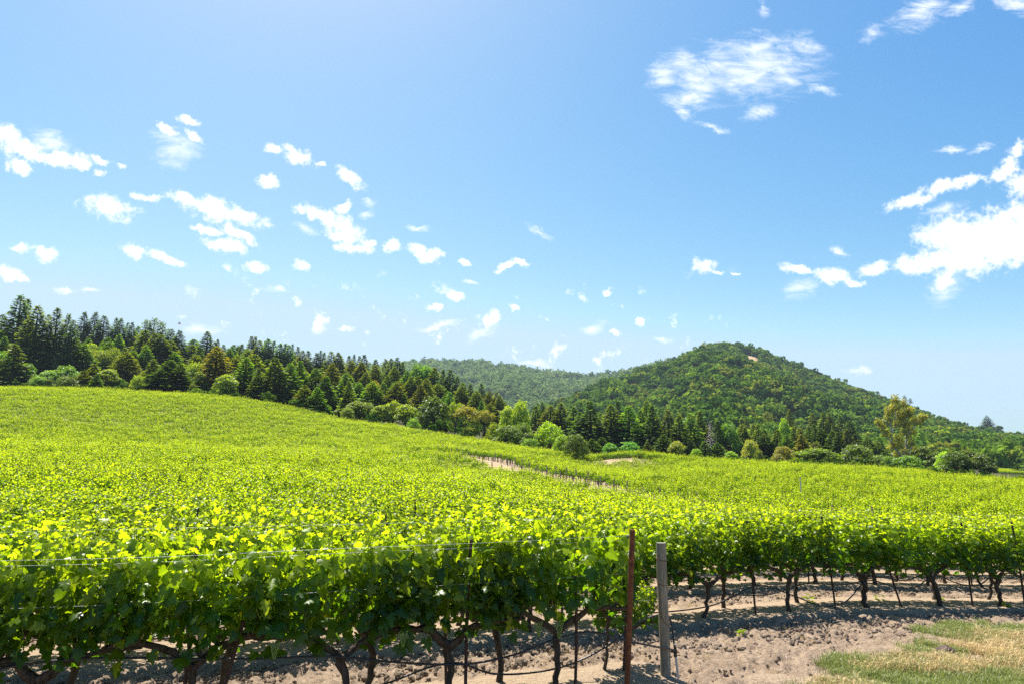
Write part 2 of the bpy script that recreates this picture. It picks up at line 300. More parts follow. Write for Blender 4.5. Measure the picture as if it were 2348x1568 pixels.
 ('R', -8.7, 262.0, 12.3, 3.3, 'brown', 'brownish conifer near the end of the ridge'),
 ('R', -6.4, 258.0, 12.5, 3.0, 'brown', 'last brownish conifer of the ridge'),
 ('R', -4.6, 254.0, 11.8, 2.9, 'olive', 'olive conifer below the ridge end'),
 ('R', -66.6, 280.0, 15.7, 4.3, 'brown', 'rusty brown conifer left of the rusty pair'),
 ('R', -62.0, 276.0, 15.6, 4.9, 'brown', 'bigger rusty brown conifer under the blue green fir'),
 ('R', -54.9, 272.0, 15.4, 4.2, 'brown', 'round topped brown conifer on the mid slope'),
 ('R', -47.9, 276.0, 15.5, 3.9, 'olive', 'olive brown conifer below the low skyline'),
 ('R', -41.5, 266.0, 14.9, 4.1, 'green', 'grey green conifer behind the domed trees'),
 ('F', -47.0, 256.0, 12.3, 3.3, 'dark', 'dark fir with a pointed top on the mid slope'),
 ('R', -62.3, 256.0, 11.4, 3.9, 'olive', 'olive conifer above the broadleaf row, left part'),
 ('R', -54.8, 252.0, 12.4, 4.2, 'olive', 'olive conifer above the broadleaf row, centre part'),
 ('R', -47.9, 236.0, 10.5, 3.6, 'gold', 'golden olive redwood on the mid slope'),
 ('R', -40.8, 244.0, 11.0, 3.7, 'brown', 'brown redwood above the second broadleaf tree'),
 ('R', -37.0, 246.0, 13.1, 4.1, 'olive', 'broad olive redwood above the big oak'),
 ('R', -34.8, 248.0, 13.6, 3.8, 'olive', 'olive redwood directly behind the big oak'),
 ('R', -31.0, 246.0, 13.2, 3.5, 'brown', 'brown conifer right of the olive redwoods'),
 ('F', -41.8, 216.0, 7.5, 2.5, 'ygreen', 'yellow green young fir above the broadleaf row'),
 ('F', -50.4, 224.0, 9.2, 3.4, 'green', 'green fir behind the first broadleaf tree'),
 ('F', -34.0, 214.0, 7.9, 2.2, 'green', 'green young fir behind the broadleaf row'),
 ('F', -20.3, 222.0, 10.2, 2.3, 'bgreen', 'small vivid green fir right of the big oak'),
 ('F', -9.7, 214.0, 9.2, 1.9, 'bgreen', 'small green fir behind the madrones'),
 ('R', -27.9, 256.0, 11.6, 4.3, 'olive', 'dark olive redwood under the twin fir'),
 ('R', -18.8, 252.0, 12.3, 3.9, 'olive', 'olive redwood left of the ridge end firs'),
 ('R', -12.9, 246.0, 11.8, 3.5, 'olive', 'olive redwood above the madrones'),
 ('O', -41.2, 180.0, 5.7, 3.2, 'ygreen', 'first rounded broadleaf tree of the row on the crest'),
 ('O', -38.5, 182.0, 5.6, 3.0, 'ygreen', 'second broadleaf tree of the row on the crest'),
 ('O', -34.3, 178.0, 5.4, 2.7, 'ygreen', 'third broadleaf tree of the row, a little lower'),
 ('O', -31.3, 180.0, 6.7, 3.0, 'ygreen', 'fourth broadleaf tree of the row, pale topped'),
 ('O', -27.7, 178.0, 6.3, 3.2, 'ygreen', 'fifth broadleaf tree of the row beside the big oak'),
 ('O', -42.3, 176.0, 3.9, 2.0, 'yellow', 'small pale shrub at the left end of the broadleaf row'),
 ('B', -23.9, 166.0, 3.4, 1.7, 'grey', 'grey leaved shrub at the foot of the big oak'),
 ('O', -20.2, 176.0, 9.0, 4.5, 'oak', 'big dark oak with a spreading crown on the crest'),
 ('M', -14.6, 176.0, 8.3, 2.5, 'ygreen', 'yellow green madrone right of the big oak'),
 ('M', -11.6, 172.0, 8.0, 3.1, 'rust', 'orange brown madrone with a bare leaning trunk'),
 ('M', -7.0, 170.0, 7.6, 2.4, 'rust', 'smaller orange brown madrone with an upright trunk'),
 ('O', 2.4, 190.0, 11.6, 2.9, 'pale2', 'tall pale olive tree above the dark bushes'),
 ('O', -1.2, 192.0, 9.3, 2.5, 'pale2', 'pale olive tree left of the tallest pale tree'),
 ('O', -1.2, 160.0, 5.1, 3.5, 'oak', 'dark round oak at the field edge right of the madrones'),
 ('O', 4.4, 154.0, 4.4, 2.6, 'oak', 'dark low oak right of the dark round oak'),
 ('O', 2.3, 164.0, 6.0, 2.7, 'oak', 'oak mound behind the dark low oak'),
 ('B', -4.5, 162.0, 5.0, 1.7, 'ygreen', 'small green bush beside the smaller madrone'),
 ('B', 3.8, 146.0, 3.2, 2.1, 'grey', 'grey green bush at the field edge below the pale trees'),
 ('F', 7.4, 226.0, 10.8, 2.9, 'olive', 'olive conifer right of the tall pale tree'),
 ('F', 10.9, 250.0, 12.9, 2.6, 'dark', 'dark conifer top behind the olive conifer'),
 ('R', 12.3, 222.0, 11.9, 4.0, 'brown', 'brownish conifer at the left of the central stand'),
 ('F', 15.6, 220.0, 13.5, 3.7, 'olive', 'olive fir second in the central stand'),
 ('F', 18.9, 216.0, 12.8, 3.6, 'green', 'dark green fir third in the central stand'),
 ('F', 20.9, 210.0, 11.4, 3.2, 'green', 'shorter fir before the tallest central fir'),
 ('F', 23.9, 208.0, 15.2, 4.3, 'dark', 'tallest dark fir of the central stand'),
 ('F', 30.2, 210.0, 15.0, 4.0, 'olive', 'olive fir right of the tallest central fir'),
 ('F', 33.1, 216.0, 16.8, 3.3, 'dark', 'dark narrow fir behind the olive central fir'),
 ('F', 35.3, 208.0, 15.1, 4.3, 'green', 'broad green fir in the middle of the central stand'),
 ('F', 40.1, 214.0, 14.6, 3.3, 'green', 'green fir behind the central dirt headland'),
 ('R', 44.1, 224.0, 18.4, 3.4, 'olive', 'rounded olive conifer behind the two broad firs'),
 ('F', 42.9, 206.0, 15.7, 3.9, 'dark', 'dark broad fir right of the middle of the central stand'),
 ('F', 47.8, 210.0, 14.9, 3.2, 'brown', 'brownish fir past the dark broad fir'),
 ('F', 50.3, 206.0, 13.3, 3.4, 'olive', 'olive fir above the yellow tree'),
 ('F', 55.1, 212.0, 14.3, 3.3, 'green', 'slim green fir left of the dead white tree'),
 ('F', 60.3, 218.0, 15.4, 3.1, 'olive', 'olive fir just left of the dead white tree'),
 ('F', 64.7, 216.0, 12.2, 3.0, 'dark', 'dark fir behind the dead white tree'),
 ('D', 55.3, 192.0, 11.4, 2.0, 'white', 'bare white dead conifer in front of the central stand'),
 ('O', 67.5, 214.0, 11.8, 3.6, 'green', 'green rounded tree right of the dead white tree'),
 ('R', 72.9, 218.0, 11.4, 3.1, 'brown', 'brownish tree behind the pinkish tree'),
 ('O', 8.2, 152.0, 7.4, 3.1, 'lime', 'bright yellow green tree at the field edge'),
 ('O', 10.1, 140.0, 5.0, 1.8, 'lime', 'smaller lime tree left of the dark bush in the vines'),
 ('O', 11.6, 126.0, 5.4, 2.4, 'oak', 'dark rounded bush standing at the edge of the vines'),
 ('F', 21.9, 186.0, 4.3, 2.6, 'green', 'low green conifer right of the dark rounded bush'),
 ('F', 25.1, 192.0, 5.0, 2.2, 'dark', 'low dark conifer behind the strip of vines'),
 ('O', 25.7, 180.0, 3.9, 2.1, 'bgreen', 'light green round shrub behind the strip of vines'),
 ('O', 30.6, 178.0, 4.5, 2.7, 'bgreen', 'wide pale green shrub behind the strip of vines'),
 ('F', 35.2, 178.0, 4.5, 2.0, 'olive', 'low olive conifer right of the wide pale shrub'),
 ('F', 40.3, 184.0, 6.8, 2.6, 'dark', 'dark young conifer left of the yellow tree'),
 ('O', 42.8, 180.0, 5.2, 2.3, 'gold2', 'yellow tree with drooping sides behind the vines'),
 ('O', 46.9, 176.0, 3.3, 1.5, 'lime', 'small lime bush left of the low conifers'),
 ('F', 51.1, 182.0, 5.2, 2.6, 'green', 'low green conifer under the dead white tree'),
 ('F', 54.0, 182.0, 5.0, 2.3, 'green', 'second low green conifer under the dead white tree'),
 ('O', 56.3, 178.0, 2.9, 1.6, 'lime', 'round lime bush right of the low conifers'),
 ('O', 62.0, 180.0, 6.0, 2.3, 'pink', 'pinkish grey tree with a pale trunk'),
 ('B', 62.7, 176.0, 3.4, 1.3, 'brown', 'brown shrub at the foot of the pinkish tree'),
 ('R', 113.8, 280.0, 20.2, 2.9, 'brown', 'brown pointed conifer on the lower mountain slope'),
 ('O', 106.7, 270.0, 16.2, 2.8, 'lime', 'yellow green tree left of the brown pointed conifer'),
 ('R', 127.3, 290.0, 19.5, 3.3, 'brown', 'left conifer of the group on the lower mountain slope'),
 ('R', 129.4, 286.0, 19.9, 3.7, 'olive', 'centre conifer of the group on the lower mountain slope'),
 ('R', 133.6, 288.0, 20.0, 3.3, 'brown', 'brown conifer of the group on the lower mountain slope'),
 ('R', 138.9, 290.0, 19.4, 3.7, 'haze', 'bluish conifer right of the slope group'),
 ('R', 140.4, 284.0, 17.0, 4.7, 'haze', 'wide bluish conifer last of the slope group'),
 ('F', 73.4, 216.0, 10.5, 2.5, 'olive', 'first conifer of the right hand stand'),
 ('F', 77.2, 220.0, 11.7, 2.5, 'olive', 'second conifer of the right hand stand'),
 ('F', 77.4, 216.0, 11.4, 2.5, 'olive', 'third conifer of the right hand stand'),
 ('F', 77.0, 210.0, 9.4, 2.7, 'dark', 'dark conifer behind the pinkish tree, right of it'),
 ('F', 80.5, 210.0, 9.5, 3.2, 'olive', 'spreading conifer above the pink brown bush'),
 ('F', 82.0, 206.0, 7.9, 2.6, 'green', 'grey green fir beside the spreading conifer'),
 ('F', 88.6, 216.0, 10.4, 2.5, 'olive', 'conifer right of the grey green fir'),
 ('F', 89.5, 214.0, 10.3, 2.2, 'brown', 'brownish conifer top of the right stand'),
 ('F', 82.7, 196.0, 7.8, 2.5, 'gold', 'golden pointed fir above the rounded oaks'),
 ('F', 94.1, 218.0, 10.9, 2.8, 'dark', 'dark conifer behind the golden fir'),
 ('F', 94.4, 214.0, 10.4, 2.5, 'dark', 'first dark conifer right of the golden fir'),
 ('F', 95.1, 212.0, 10.2, 2.4, 'dark', 'second dark conifer right of the golden fir'),
 ('F', 96.9, 212.0, 9.9, 2.4, 'dark', 'third dark conifer right of the golden fir'),
 ('F', 96.9, 208.0, 9.5, 2.7, 'dark', 'fourth dark conifer right of the golden fir'),
 ('F', 96.6, 204.0, 9.0, 2.3, 'dark', 'end conifer of the dark row'),
 ('O', 67.5, 172.0, 4.4, 2.4, 'pinkb', 'pink brown rounded bush at the vineyard edge'),
 ('B', 64.7, 168.0, 2.5, 1.7, 'pinkb', 'low pink brown shrub below the rounded bush'),
 ('O', 86.3, 196.0, 5.9, 2.0, 'brown', 'brown treetop behind the rounded oak'),
 ('O', 75.8, 172.0, 4.1, 5.3, 'oakl', 'wide mid green oak dome behind the vines'),
 ('O', 85.5, 172.0, 5.3, 4.4, 'oakd', 'dark dense oak dome left of the eucalyptus'),
 ('B', 88.8, 168.0, 3.0, 2.8, 'olive', 'olive shrubs mound between the dark oak and eucalyptus'),
 ('B', 89.1, 164.0, 3.0, 2.1, 'grey', 'grey green shrub at the foot of the eucalyptus'),
 ('B', 92.3, 162.0, 3.4, 3.5, 'green', 'low green thicket under the eucalyptus'),
 ('E', 111.2, 196.0, 20.6, 6.3, 'euca', 'tall eucalyptus with a pale forked trunk and thin tan crown'),
 ('O', 118.6, 200.0, 6.6, 3.8, 'oakd', 'very dark tree right of the eucalyptus'),
 ('O', 119.5, 196.0, 5.2, 2.8, 'oakd', 'dark lower tree left of the lime topped tree'),
 ('O', 98.9, 158.0, 5.1, 2.2, 'lime', 'lime green rounded tree left of the dark round oaks'),
 ('O', 98.4, 154.0, 5.4, 3.0, 'oakd', 'tallest dark round oak at the right end of the vines'),
 ('O', 102.3, 156.0, 5.9, 3.0, 'oakd', 'middle dark round oak at the right end of the vines'),
 ('O', 102.8, 152.0, 5.4, 2.5, 'oakd', 'right dark round oak at the end of the vines'),
 ('O', 103.1, 150.0, 3.7, 1.7, 'oakd', 'small dark bush trailing off beside the round oaks'),
 ('F', 189.4, 260.0, 3.7, 2.0, 'dark', 'small dark conifer in the valley field'),
 ('B', 187.8, 255.0, 2.6, 2.0, 'dark', 'small dark bush beside the valley conifer'),
]
MOUNTAIN_RIDGE = [(-20.5, 600, 26.7), (10.9, 660, 39.5), (39.4, 720, 52.0), (67.7, 780, 68.6), (94.7, 840, 87.1), (130.5, 900, 104.7), (160.6, 940, 114.7), (209.9, 1000, 134.9), (259.2, 1040, 156.4), (297.7, 1080, 175.0), (321.3, 1100, 184.7), (346.4, 1100, 187.6), (373.0, 1095, 183.2), (400.7, 1085, 173.7), (410.2, 1075, 162.3), (427.8, 1060, 150.4), (452.3, 1040, 135.4), (475.4, 1020, 120.3), (497.2, 1000, 107.1), (517.4, 980, 91.8), (536.8, 950, 76.9), (559.5, 930, 60.0), (585.6, 900, 44.0), (610.6, 880, 34.8), (638.2, 860, 26.5), (675.9, 820, 18.2), (707.0, 760, 11.4), (760.3, 700, 4.6)]
FAR_RIDGE = [(-663.4, 1800, 212.9), (-485.0, 1820, 241.1), (-350.6, 1850, 260.7), (-294.3, 1870, 268.3), (-235.3, 1880, 274.6), (-152.0, 1900, 277.5), (-72.3, 1900, 276.3), (-56.3, 1900, 265.2), (-29.4, 1900, 270.1), (31.7, 1890, 258.9), (103.5, 1870, 244.0), (208.2, 1840, 230.6), (264.6, 1820, 234.0), (308.2, 1800, 238.5), (362.6, 1780, 250.9), (415.6, 1760, 256.1), (477.9, 1740, 245.3), (574.2, 1700, 201.2), (778.8, 1680, 144.9)]
HOSE_FRONT = [(-2.378, 0.73), (-2.144, 0.757), (-1.738, 0.765), (-1.295, 0.739), (-0.923, 0.701), (-0.315, 0.66), (0.386, 0.624), (0.755, 0.561), (1.305, 0.488), (1.567, 0.468), (2.061, 0.513), (2.626, 0.655), (2.87, 0.682), (3.418, 0.546), (3.88, 0.426), (3.932, 0.391)]
HOSE_BACK = [(0.882, 0.191), (1.398, 0.323), (1.584, 0.339), (2.013, 0.197), (2.454, 0.17), (2.808, 0.201), (3.389, 0.396), (3.665, 0.555), (3.947, 0.667), (4.117, 0.671), (4.206, 0.521), (4.222, 0.248)]

# ------------------------------------------------------------------ helpers
def noise_hash(ix, iy, seed):
    h = (ix * 374761393 + iy * 668265263 + seed * 974634777) & 0xFFFFFFFF
    h = ((h ^ (h >> 13)) * 1274126177) & 0xFFFFFFFF
    return ((h ^ (h >> 16)) & 0xFFFF) / 65535.0
def vnoise(x, y, seed=0):
    ix = np.floor(x).astype(np.int64); iy = np.floor(y).astype(np.int64)
    fx = x - ix; fy = y - iy
    fx = fx * fx * (3 - 2 * fx); fy = fy * fy * (3 - 2 * fy)
    a = noise_hash(ix, iy, seed); b = noise_hash(ix + 1, iy, seed); c = noise_hash(ix, iy + 1, seed); d = noise_hash(ix + 1, iy + 1, seed)
    return (a + (b - a) * fx) * (1 - fy) + (c + (d - c) * fx) * fy
def fbm(x, y, seed=0, octaves=4, gain=0.5):
    t = 0; amp = 1; tot = 0
    for o in range(octaves):
        t = t + amp * vnoise(x * 2 ** o, y * 2 ** o, seed + o * 17); tot += amp; amp *= gain
    return t / tot
def sstep(a, b, x):
    t = np.clip((x - a) / (b - a), 0, 1); return t * t * (3 - 2 * t)
def unit(v):
    return v / np.maximum(np.linalg.norm(v, axis=-1, keepdims=True), 1e-9)

class Mesh:
    """collects faces and links them as ONE mesh object"""
    def __init__(self):
        self.v, self.f, self.k, self.m, self.a, self.n = [], [], [], [], {}, 0
    def add(self, verts, faces, mat=0, **attrs):
        verts = np.asarray(verts, np.float32).reshape(-1, 3); faces = np.asarray(faces, np.int64)
        self.v.append(verts); self.f.append((faces + self.n).ravel()); self.k.append(np.full(len(faces), faces.shape[1], np.int32))
        self.m.append(np.full(len(faces), mat, np.int32))
        for k, val in attrs.items():
            self.a.setdefault(k, []).append((self.n, np.broadcast_to(np.asarray(val, np.float32), (len(verts),))))
        self.n += len(verts)
    def data(self, name, mats, smooth=False):
        me = bpy.data.meshes.new(name)
        v = np.concatenate(self.v); f = np.concatenate(self.f).astype(np.int32); k = np.concatenate(self.k)
        me.vertices.add(len(v)); me.vertices.foreach_set('co', v.ravel())
        me.loops.add(len(f)); me.loops.foreach_set('vertex_index', f)
        me.polygons.add(len(k)); st = np.zeros(len(k), np.int32); st[1:] = np.cumsum(k)[:-1]
        me.polygons.foreach_set('loop_start', st)
        me.polygons.foreach_set('material_index', np.concatenate(self.m))
        if smooth: me.polygons.foreach_set('use_smooth', np.ones(len(k), bool))
        for m in (mats if isinstance(mats, (list, tuple)) else [mats]): me.materials.append(m)
        for key, lst in self.a.items():
            arr = np.zeros(len(v), np.float32)
            for s, val in lst: arr[s:s + len(val)] = val
            at = me.attributes.new(key, 'FLOAT', 'POINT'); at.data.foreach_set('value', arr)
        me.update(calc_edges=True)
        return me
    def build(self, name, mats, parent=None, smooth=False, link=True):
        o = bpy.data.objects.new(name, self.data(name, mats, smooth))
        if link: COL.objects.link(o)
        if parent is not None: o.parent = parent
        return o
    def tube(self, pts, rad, sides=8, mat=0, caps=True, lump=0.0, twist=0.0, seed=0, **attrs):
        pts = np.asarray(pts, float); n = len(pts); rad = np.broadcast_to(np.asarray(rad, float), (n,))
        tan = unit(np.gradient(pts, axis=0)); ref = np.array([0, 0, 1.0]) if abs(tan[0, 2]) < .8 else np.array([1.0, 0, 0])
        vs = []; u = unit(np.cross(tan[0], ref)[None])[0]
        r = np.random.default_rng(seed)
        lobes = 1 + lump * r.uniform(-1, 1, sides)
        for i in range(n):
            u = u - tan[i] * (u @ tan[i]); u = u / np.linalg.norm(u); w = np.cross(tan[i], u)
            ang = np.arange(sides) / sides * 2 * math.pi + twist * i
            rr = rad[i] * lobes * (1 + lump * .5 * r.uniform(-1, 1, sides))
            vs.append(pts[i] + (np.cos(ang) * rr)[:, None] * u + (np.sin(ang) * rr)[:, None] * w)
        j = np.arange(sides); q = []
        for i in range(n - 1):
            q.append(np.stack([i * sides + j, i * sides + (j + 1) % sides, (i + 1) * sides + (j + 1) % sides, (i + 1) * sides + j], 1))
        base = self.n
        self.add(np.concatenate(vs), np.concatenate(q), mat, **attrs)
        if caps:
            for i, fl in ((0, True), (n - 1, False)):
                ring = vs[i]; ctr = pts[i]
                a = np.vstack([ring, ctr]); t = np.stack([j, (j + 1) % sides, np.full(sides, sides)], 1)
                self.add(a, t[:, ::-1] if fl else t, mat, **attrs)

def empty(name, loc, rz=0.0):
    o = bpy.data.objects.new(name, None); o.empty_display_size = 0.3
    o.location = loc; o.rotation_euler = (0, 0, rz); COL.objects.link(o); return o
def tag(o, label=None, cat=None, group=None, kind=None):
    if label: o['label'] = label
    if cat: o['category'] = cat
    if group: o['group'] = group
    if kind: o['kind'] = kind
    return o
def copy_tree(o, parent=None):
    c = o.copy(); COL.objects.link(c)
    if parent is not None: c.parent = parent
    for ch in list(o.children): copy_tree(ch, c)
    return c

# ------------------------------------------------------------------ terrain
TP = np.array(TERRAIN_POINTS)
def warp(x, y):
    a = np.clip(np.arctan2(x, y), -.95, .95); r = np.hypot(x, y)
    return np.stack([a * 2.2, np.log(np.maximum(r, 1.5))], -1)
def _k(d2): return .5 * d2 * np.log(d2 + 1e-12)
_Q = warp(TP[:, 0], TP[:, 1]); _n = len(TP)
_A = np.zeros((_n + 3, _n + 3)); _A[:_n, :_n] = _k(((_Q[:, None] - _Q[None]) ** 2).sum(-1)) + np.eye(_n) * 2e-4
_A[:_n, _n:] = np.c_[np.ones(_n), _Q]; _A[_n:, :_n] = _A[:_n, _n:].T
_W = np.linalg.solve(_A, np.r_[TP[:, 2], 0, 0, 0])
def ground_z(x, y):
    x = np.atleast_1d(np.asarray(x, float)).ravel(); y = np.atleast_1d(np.asarray(y, float)).ravel(); out = np.empty(len(x))
    for i in range(0, len(x), 20000):
        q = warp(x[i:i + 20000], y[i:i + 20000])
        out[i:i + 20000] = _k(((q[:, None] - _Q[None]) ** 2).sum(-1)) @ _W[:_n] + _W[_n] + q @ _W[_n + 1:]
    a = np.abs(np.arctan2(x, y)); out *= sstep(2.6, 1.2, a)        # level out behind the viewer
    return out
def gz(x, y): return float(ground_z(x, y)[0])

RD = np.array([.9592, .2829]); RN = np.array([-.2829, .9592])       # along the vine rows / across them
ROW0, PITCH, PAIR = 7.1, 2.70, 0.65
ROW_ANGLE = math.atan2(RD[1], RD[0])
def sn(x, y): return x * RD[0] + y * RD[1], x * RN[0] + y * RN[1]
def xy(s, n): return s * RD[0] + n * RN[0], s * RD[1] + n * RN[1]
def headland(x, y): return x - (31.5 - .37 * y)                      # <0 near block, >0 far block
def crest_depth(u): return np.interp(u, [-.8, -.5, -.24, -.05, .055, .145, .27, .55, .75, 1.1], [166, 170, 160, 144, 136, 122, 122, 109, 101, 101])
BANK = np.array([[2.6, 7.2], [3.3, 8.2], [4.6, 9.5], [6.0, 10.45], [8.6, 11.75], [14, 13.8], [24, 17]])
def verge(x, y): return np.interp(x, BANK[:, 0], BANK[:, 1], left=5.0) - y     # >0 on the grassy verge

def field_kind(s, n):
    """True where vines grow"""
    x, y = xy(s, n); u = x / np.maximum(y, 1); h = headland(x, y); cd = crest_depth(u)
    near = (n < np.where(h > -12, 91.5, 94.5)) & (h < -1.7 - 2.3 * sstep(66, 92, y))
    hill = (n > 99.4) & (h < 3.5) & (y < cd + 16)
    right = (h > 3.4) & (y < np.where(u > .115, cd + 2, cd + 10))
    strip = (u > .112) & (u < .6) & (y > cd + 9) & (y < cd + 22)
    return near | hill | right | strip

# ------------------------------------------------------------------ materials
def material(name):
    m = bpy.data.materials.new(name); m.use_nodes = True
    return m, new_nodes(m.node_tree)
def attr(nd, name): return nd('ShaderNodeAttribute', attribute_name=name).outputs['Fac']
def ramp(nd, fac, stops):
    r = nd('ShaderNodeValToRGB', inp={0: fac}); e = r.color_ramp.elements
    while len(e) < len(stops): e.new(.5)
    for i, (p, c) in enumerate(stops): e[i].position = p; e[i].color = (*c, 1)
    return r.outputs[0]
def mixc(nd, f, a, b, blend='MIX'):
    return nd('ShaderNodeMix', data_type='RGBA', blend_type=blend, inp={0: f, 6: a, 7: b}).outputs[2]

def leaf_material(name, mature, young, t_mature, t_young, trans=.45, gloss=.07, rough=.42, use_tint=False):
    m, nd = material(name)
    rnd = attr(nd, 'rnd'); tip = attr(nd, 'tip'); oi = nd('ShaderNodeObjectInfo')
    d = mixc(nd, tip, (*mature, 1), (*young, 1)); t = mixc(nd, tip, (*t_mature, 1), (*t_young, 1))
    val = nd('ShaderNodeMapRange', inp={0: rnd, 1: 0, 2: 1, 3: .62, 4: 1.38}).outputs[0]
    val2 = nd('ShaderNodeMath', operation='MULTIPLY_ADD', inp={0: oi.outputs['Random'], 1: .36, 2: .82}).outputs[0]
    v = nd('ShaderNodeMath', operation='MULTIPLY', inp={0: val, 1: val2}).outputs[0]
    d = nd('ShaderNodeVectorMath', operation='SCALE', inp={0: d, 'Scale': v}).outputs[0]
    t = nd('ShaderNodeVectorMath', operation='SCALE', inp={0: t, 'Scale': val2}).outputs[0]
    if use_tint:
        d = mixc(nd, 1.0, d, oi.outputs['Color'], 'MULTIPLY'); t = mixc(nd, 1.0, t, oi.outputs['Color'], 'MULTIPLY')
    a = nd('ShaderNodeBsdfDiffuse', inp={0: d}); b = nd('ShaderNodeBsdfTranslucent', inp={0: t})
    s = nd('ShaderNodeMixShader', inp={0: trans, 1: a.outputs[0], 2: b.outputs[0]})
    g = nd('ShaderNodeBsdfGlossy', inp={0: (1, 1, 1, 1), 'Roughness': rough})
    s = nd('ShaderNodeMixShader', inp={0: gloss, 1: s.outputs[0], 2: g.outputs[0]})
    nd('ShaderNodeOutputMaterial', inp={0: s.outputs[0]})
    return m
def rough_material(name, c1, c2, scale, rough=.85, stretch=(1, 1, 1), bump=.3, spec=.2, metallic=0.0, use_tint=False, detail=6.0):
    m, nd = material(name)
    tc = nd('ShaderNodeTexCoord'); mp = nd('ShaderNodeMapping', inp={0: tc.outputs['Object'], 3: stretch})
    n = nd('ShaderNodeTexNoise', inp={'Vector': mp.outputs[0], 'Scale': scale, 'Detail': detail, 'Roughness': .65})
    c = ramp(nd, n.outputs[0], [(.32, c1), (.68, c2)])
    if use_tint: c = mixc(nd, 1.0, c, nd('ShaderNodeObjectInfo').outputs['Color'], 'MULTIPLY')
    b = nd('ShaderNodeBump', inp={'Strength': bump, 'Distance': .02, 'Height': n.outputs[0]})
    p = nd('ShaderNodeBsdfPrincipled', inp={'Base Color': c, 'Roughness': rough, 'Metallic': metallic, 'Specular IOR Level': spec, 'Normal': b.outputs[0]})
    nd('ShaderNodeOutputMaterial', inp={0: p.outputs[0]})
    return m

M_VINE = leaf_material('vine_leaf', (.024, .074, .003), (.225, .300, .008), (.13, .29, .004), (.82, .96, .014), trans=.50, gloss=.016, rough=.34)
M_SHOOT = rough_material('green_shoot', (.16, .22, .04), (.28, .34, .07), 9, rough=.6, bump=.05)
M_BARK = rough_material('vine_bark', (.022, .016, .012), (.115, .085, .062), 26, stretch=(1, 1, .18), bump=.9)
M_NEEDLE = leaf_material('conifer_needles', (.055, .092, .013), (.190, .235, .025), (.13, .20, .008), (.35, .42, .020), trans=.38, gloss=.03, rough=.5, use_tint=True)
M_TREELEAF = leaf_material('tree_leaf', (.055, .100, .010), (.160, .215, .016), (.17, .26, .010), (.37, .45, .012), trans=.38, gloss=.04, rough=.45, use_tint=True)
M_TREEBARK = rough_material('tree_bark', (.05, .038, .03), (.15, .115, .09), 5, stretch=(1, 1, .25), bump=.6)
M_PALEBARK = rough_material('pale_bark', (.30, .26, .22), (.52, .47, .42), 2, stretch=(1, 1, .2), bump=.2, use_tint=True)
M_WOODPOST = rough_material('weathered_wood', (.14, .122, .092), (.36, .315, .24), 16, stretch=(4, 4, .22), bump=.5)
M_RUST = rough_material('rusty_steel', (.065, .022, .010), (.22, .075, .026), 22, rough=.75, bump=.25, spec=.3)
M_STAKE = rough_material('old_steel_stake', (.030, .018, .016), (.085, .040, .030), 18, rough=.7, bump=.2, spec=.35)
M_HOSE = rough_material('black_drip_tube', (.012, .012, .013), (.028, .028, .030), 30, rough=.42, bump=.05, spec=.5)
M_PVC = rough_material('grey_riser_pipe', (.36, .36, .34), (.52, .52, .50), 14, rough=.5, bump=.05, spec=.4)
M_WIRE = rough_material('galvanised_wire', (.20, .21, .21), (.32, .33, .33), 30, rough=.5, bump=0, spec=.5, metallic=.3)
M_ROCK = rough_material('clod_soil', (.15, .107, .075), (.36, .27, .19), 12, bump=.8)
M_STRAW = leaf_material('dry_grass', (.50, .36, .16), (.68, .53, .27), (.42, .29, .11), (.5, .38, .17), trans=.3, gloss=.02)
M_GRASS = leaf_material('green_grass', (.13, .19, .045), (.30, .32, .10), (.22, .30, .05), (.42, .44, .1), trans=.35, gloss=.03)
M_BIRD = rough_material('feathers', (.20, .16, .15), (.48, .40, .38), 6, bump=.05)
M_GRAPE = rough_material('green_grapes', (.14, .22, .04), (.24, .33, .07), 20, rough=.4, bump=0, spec=.4)

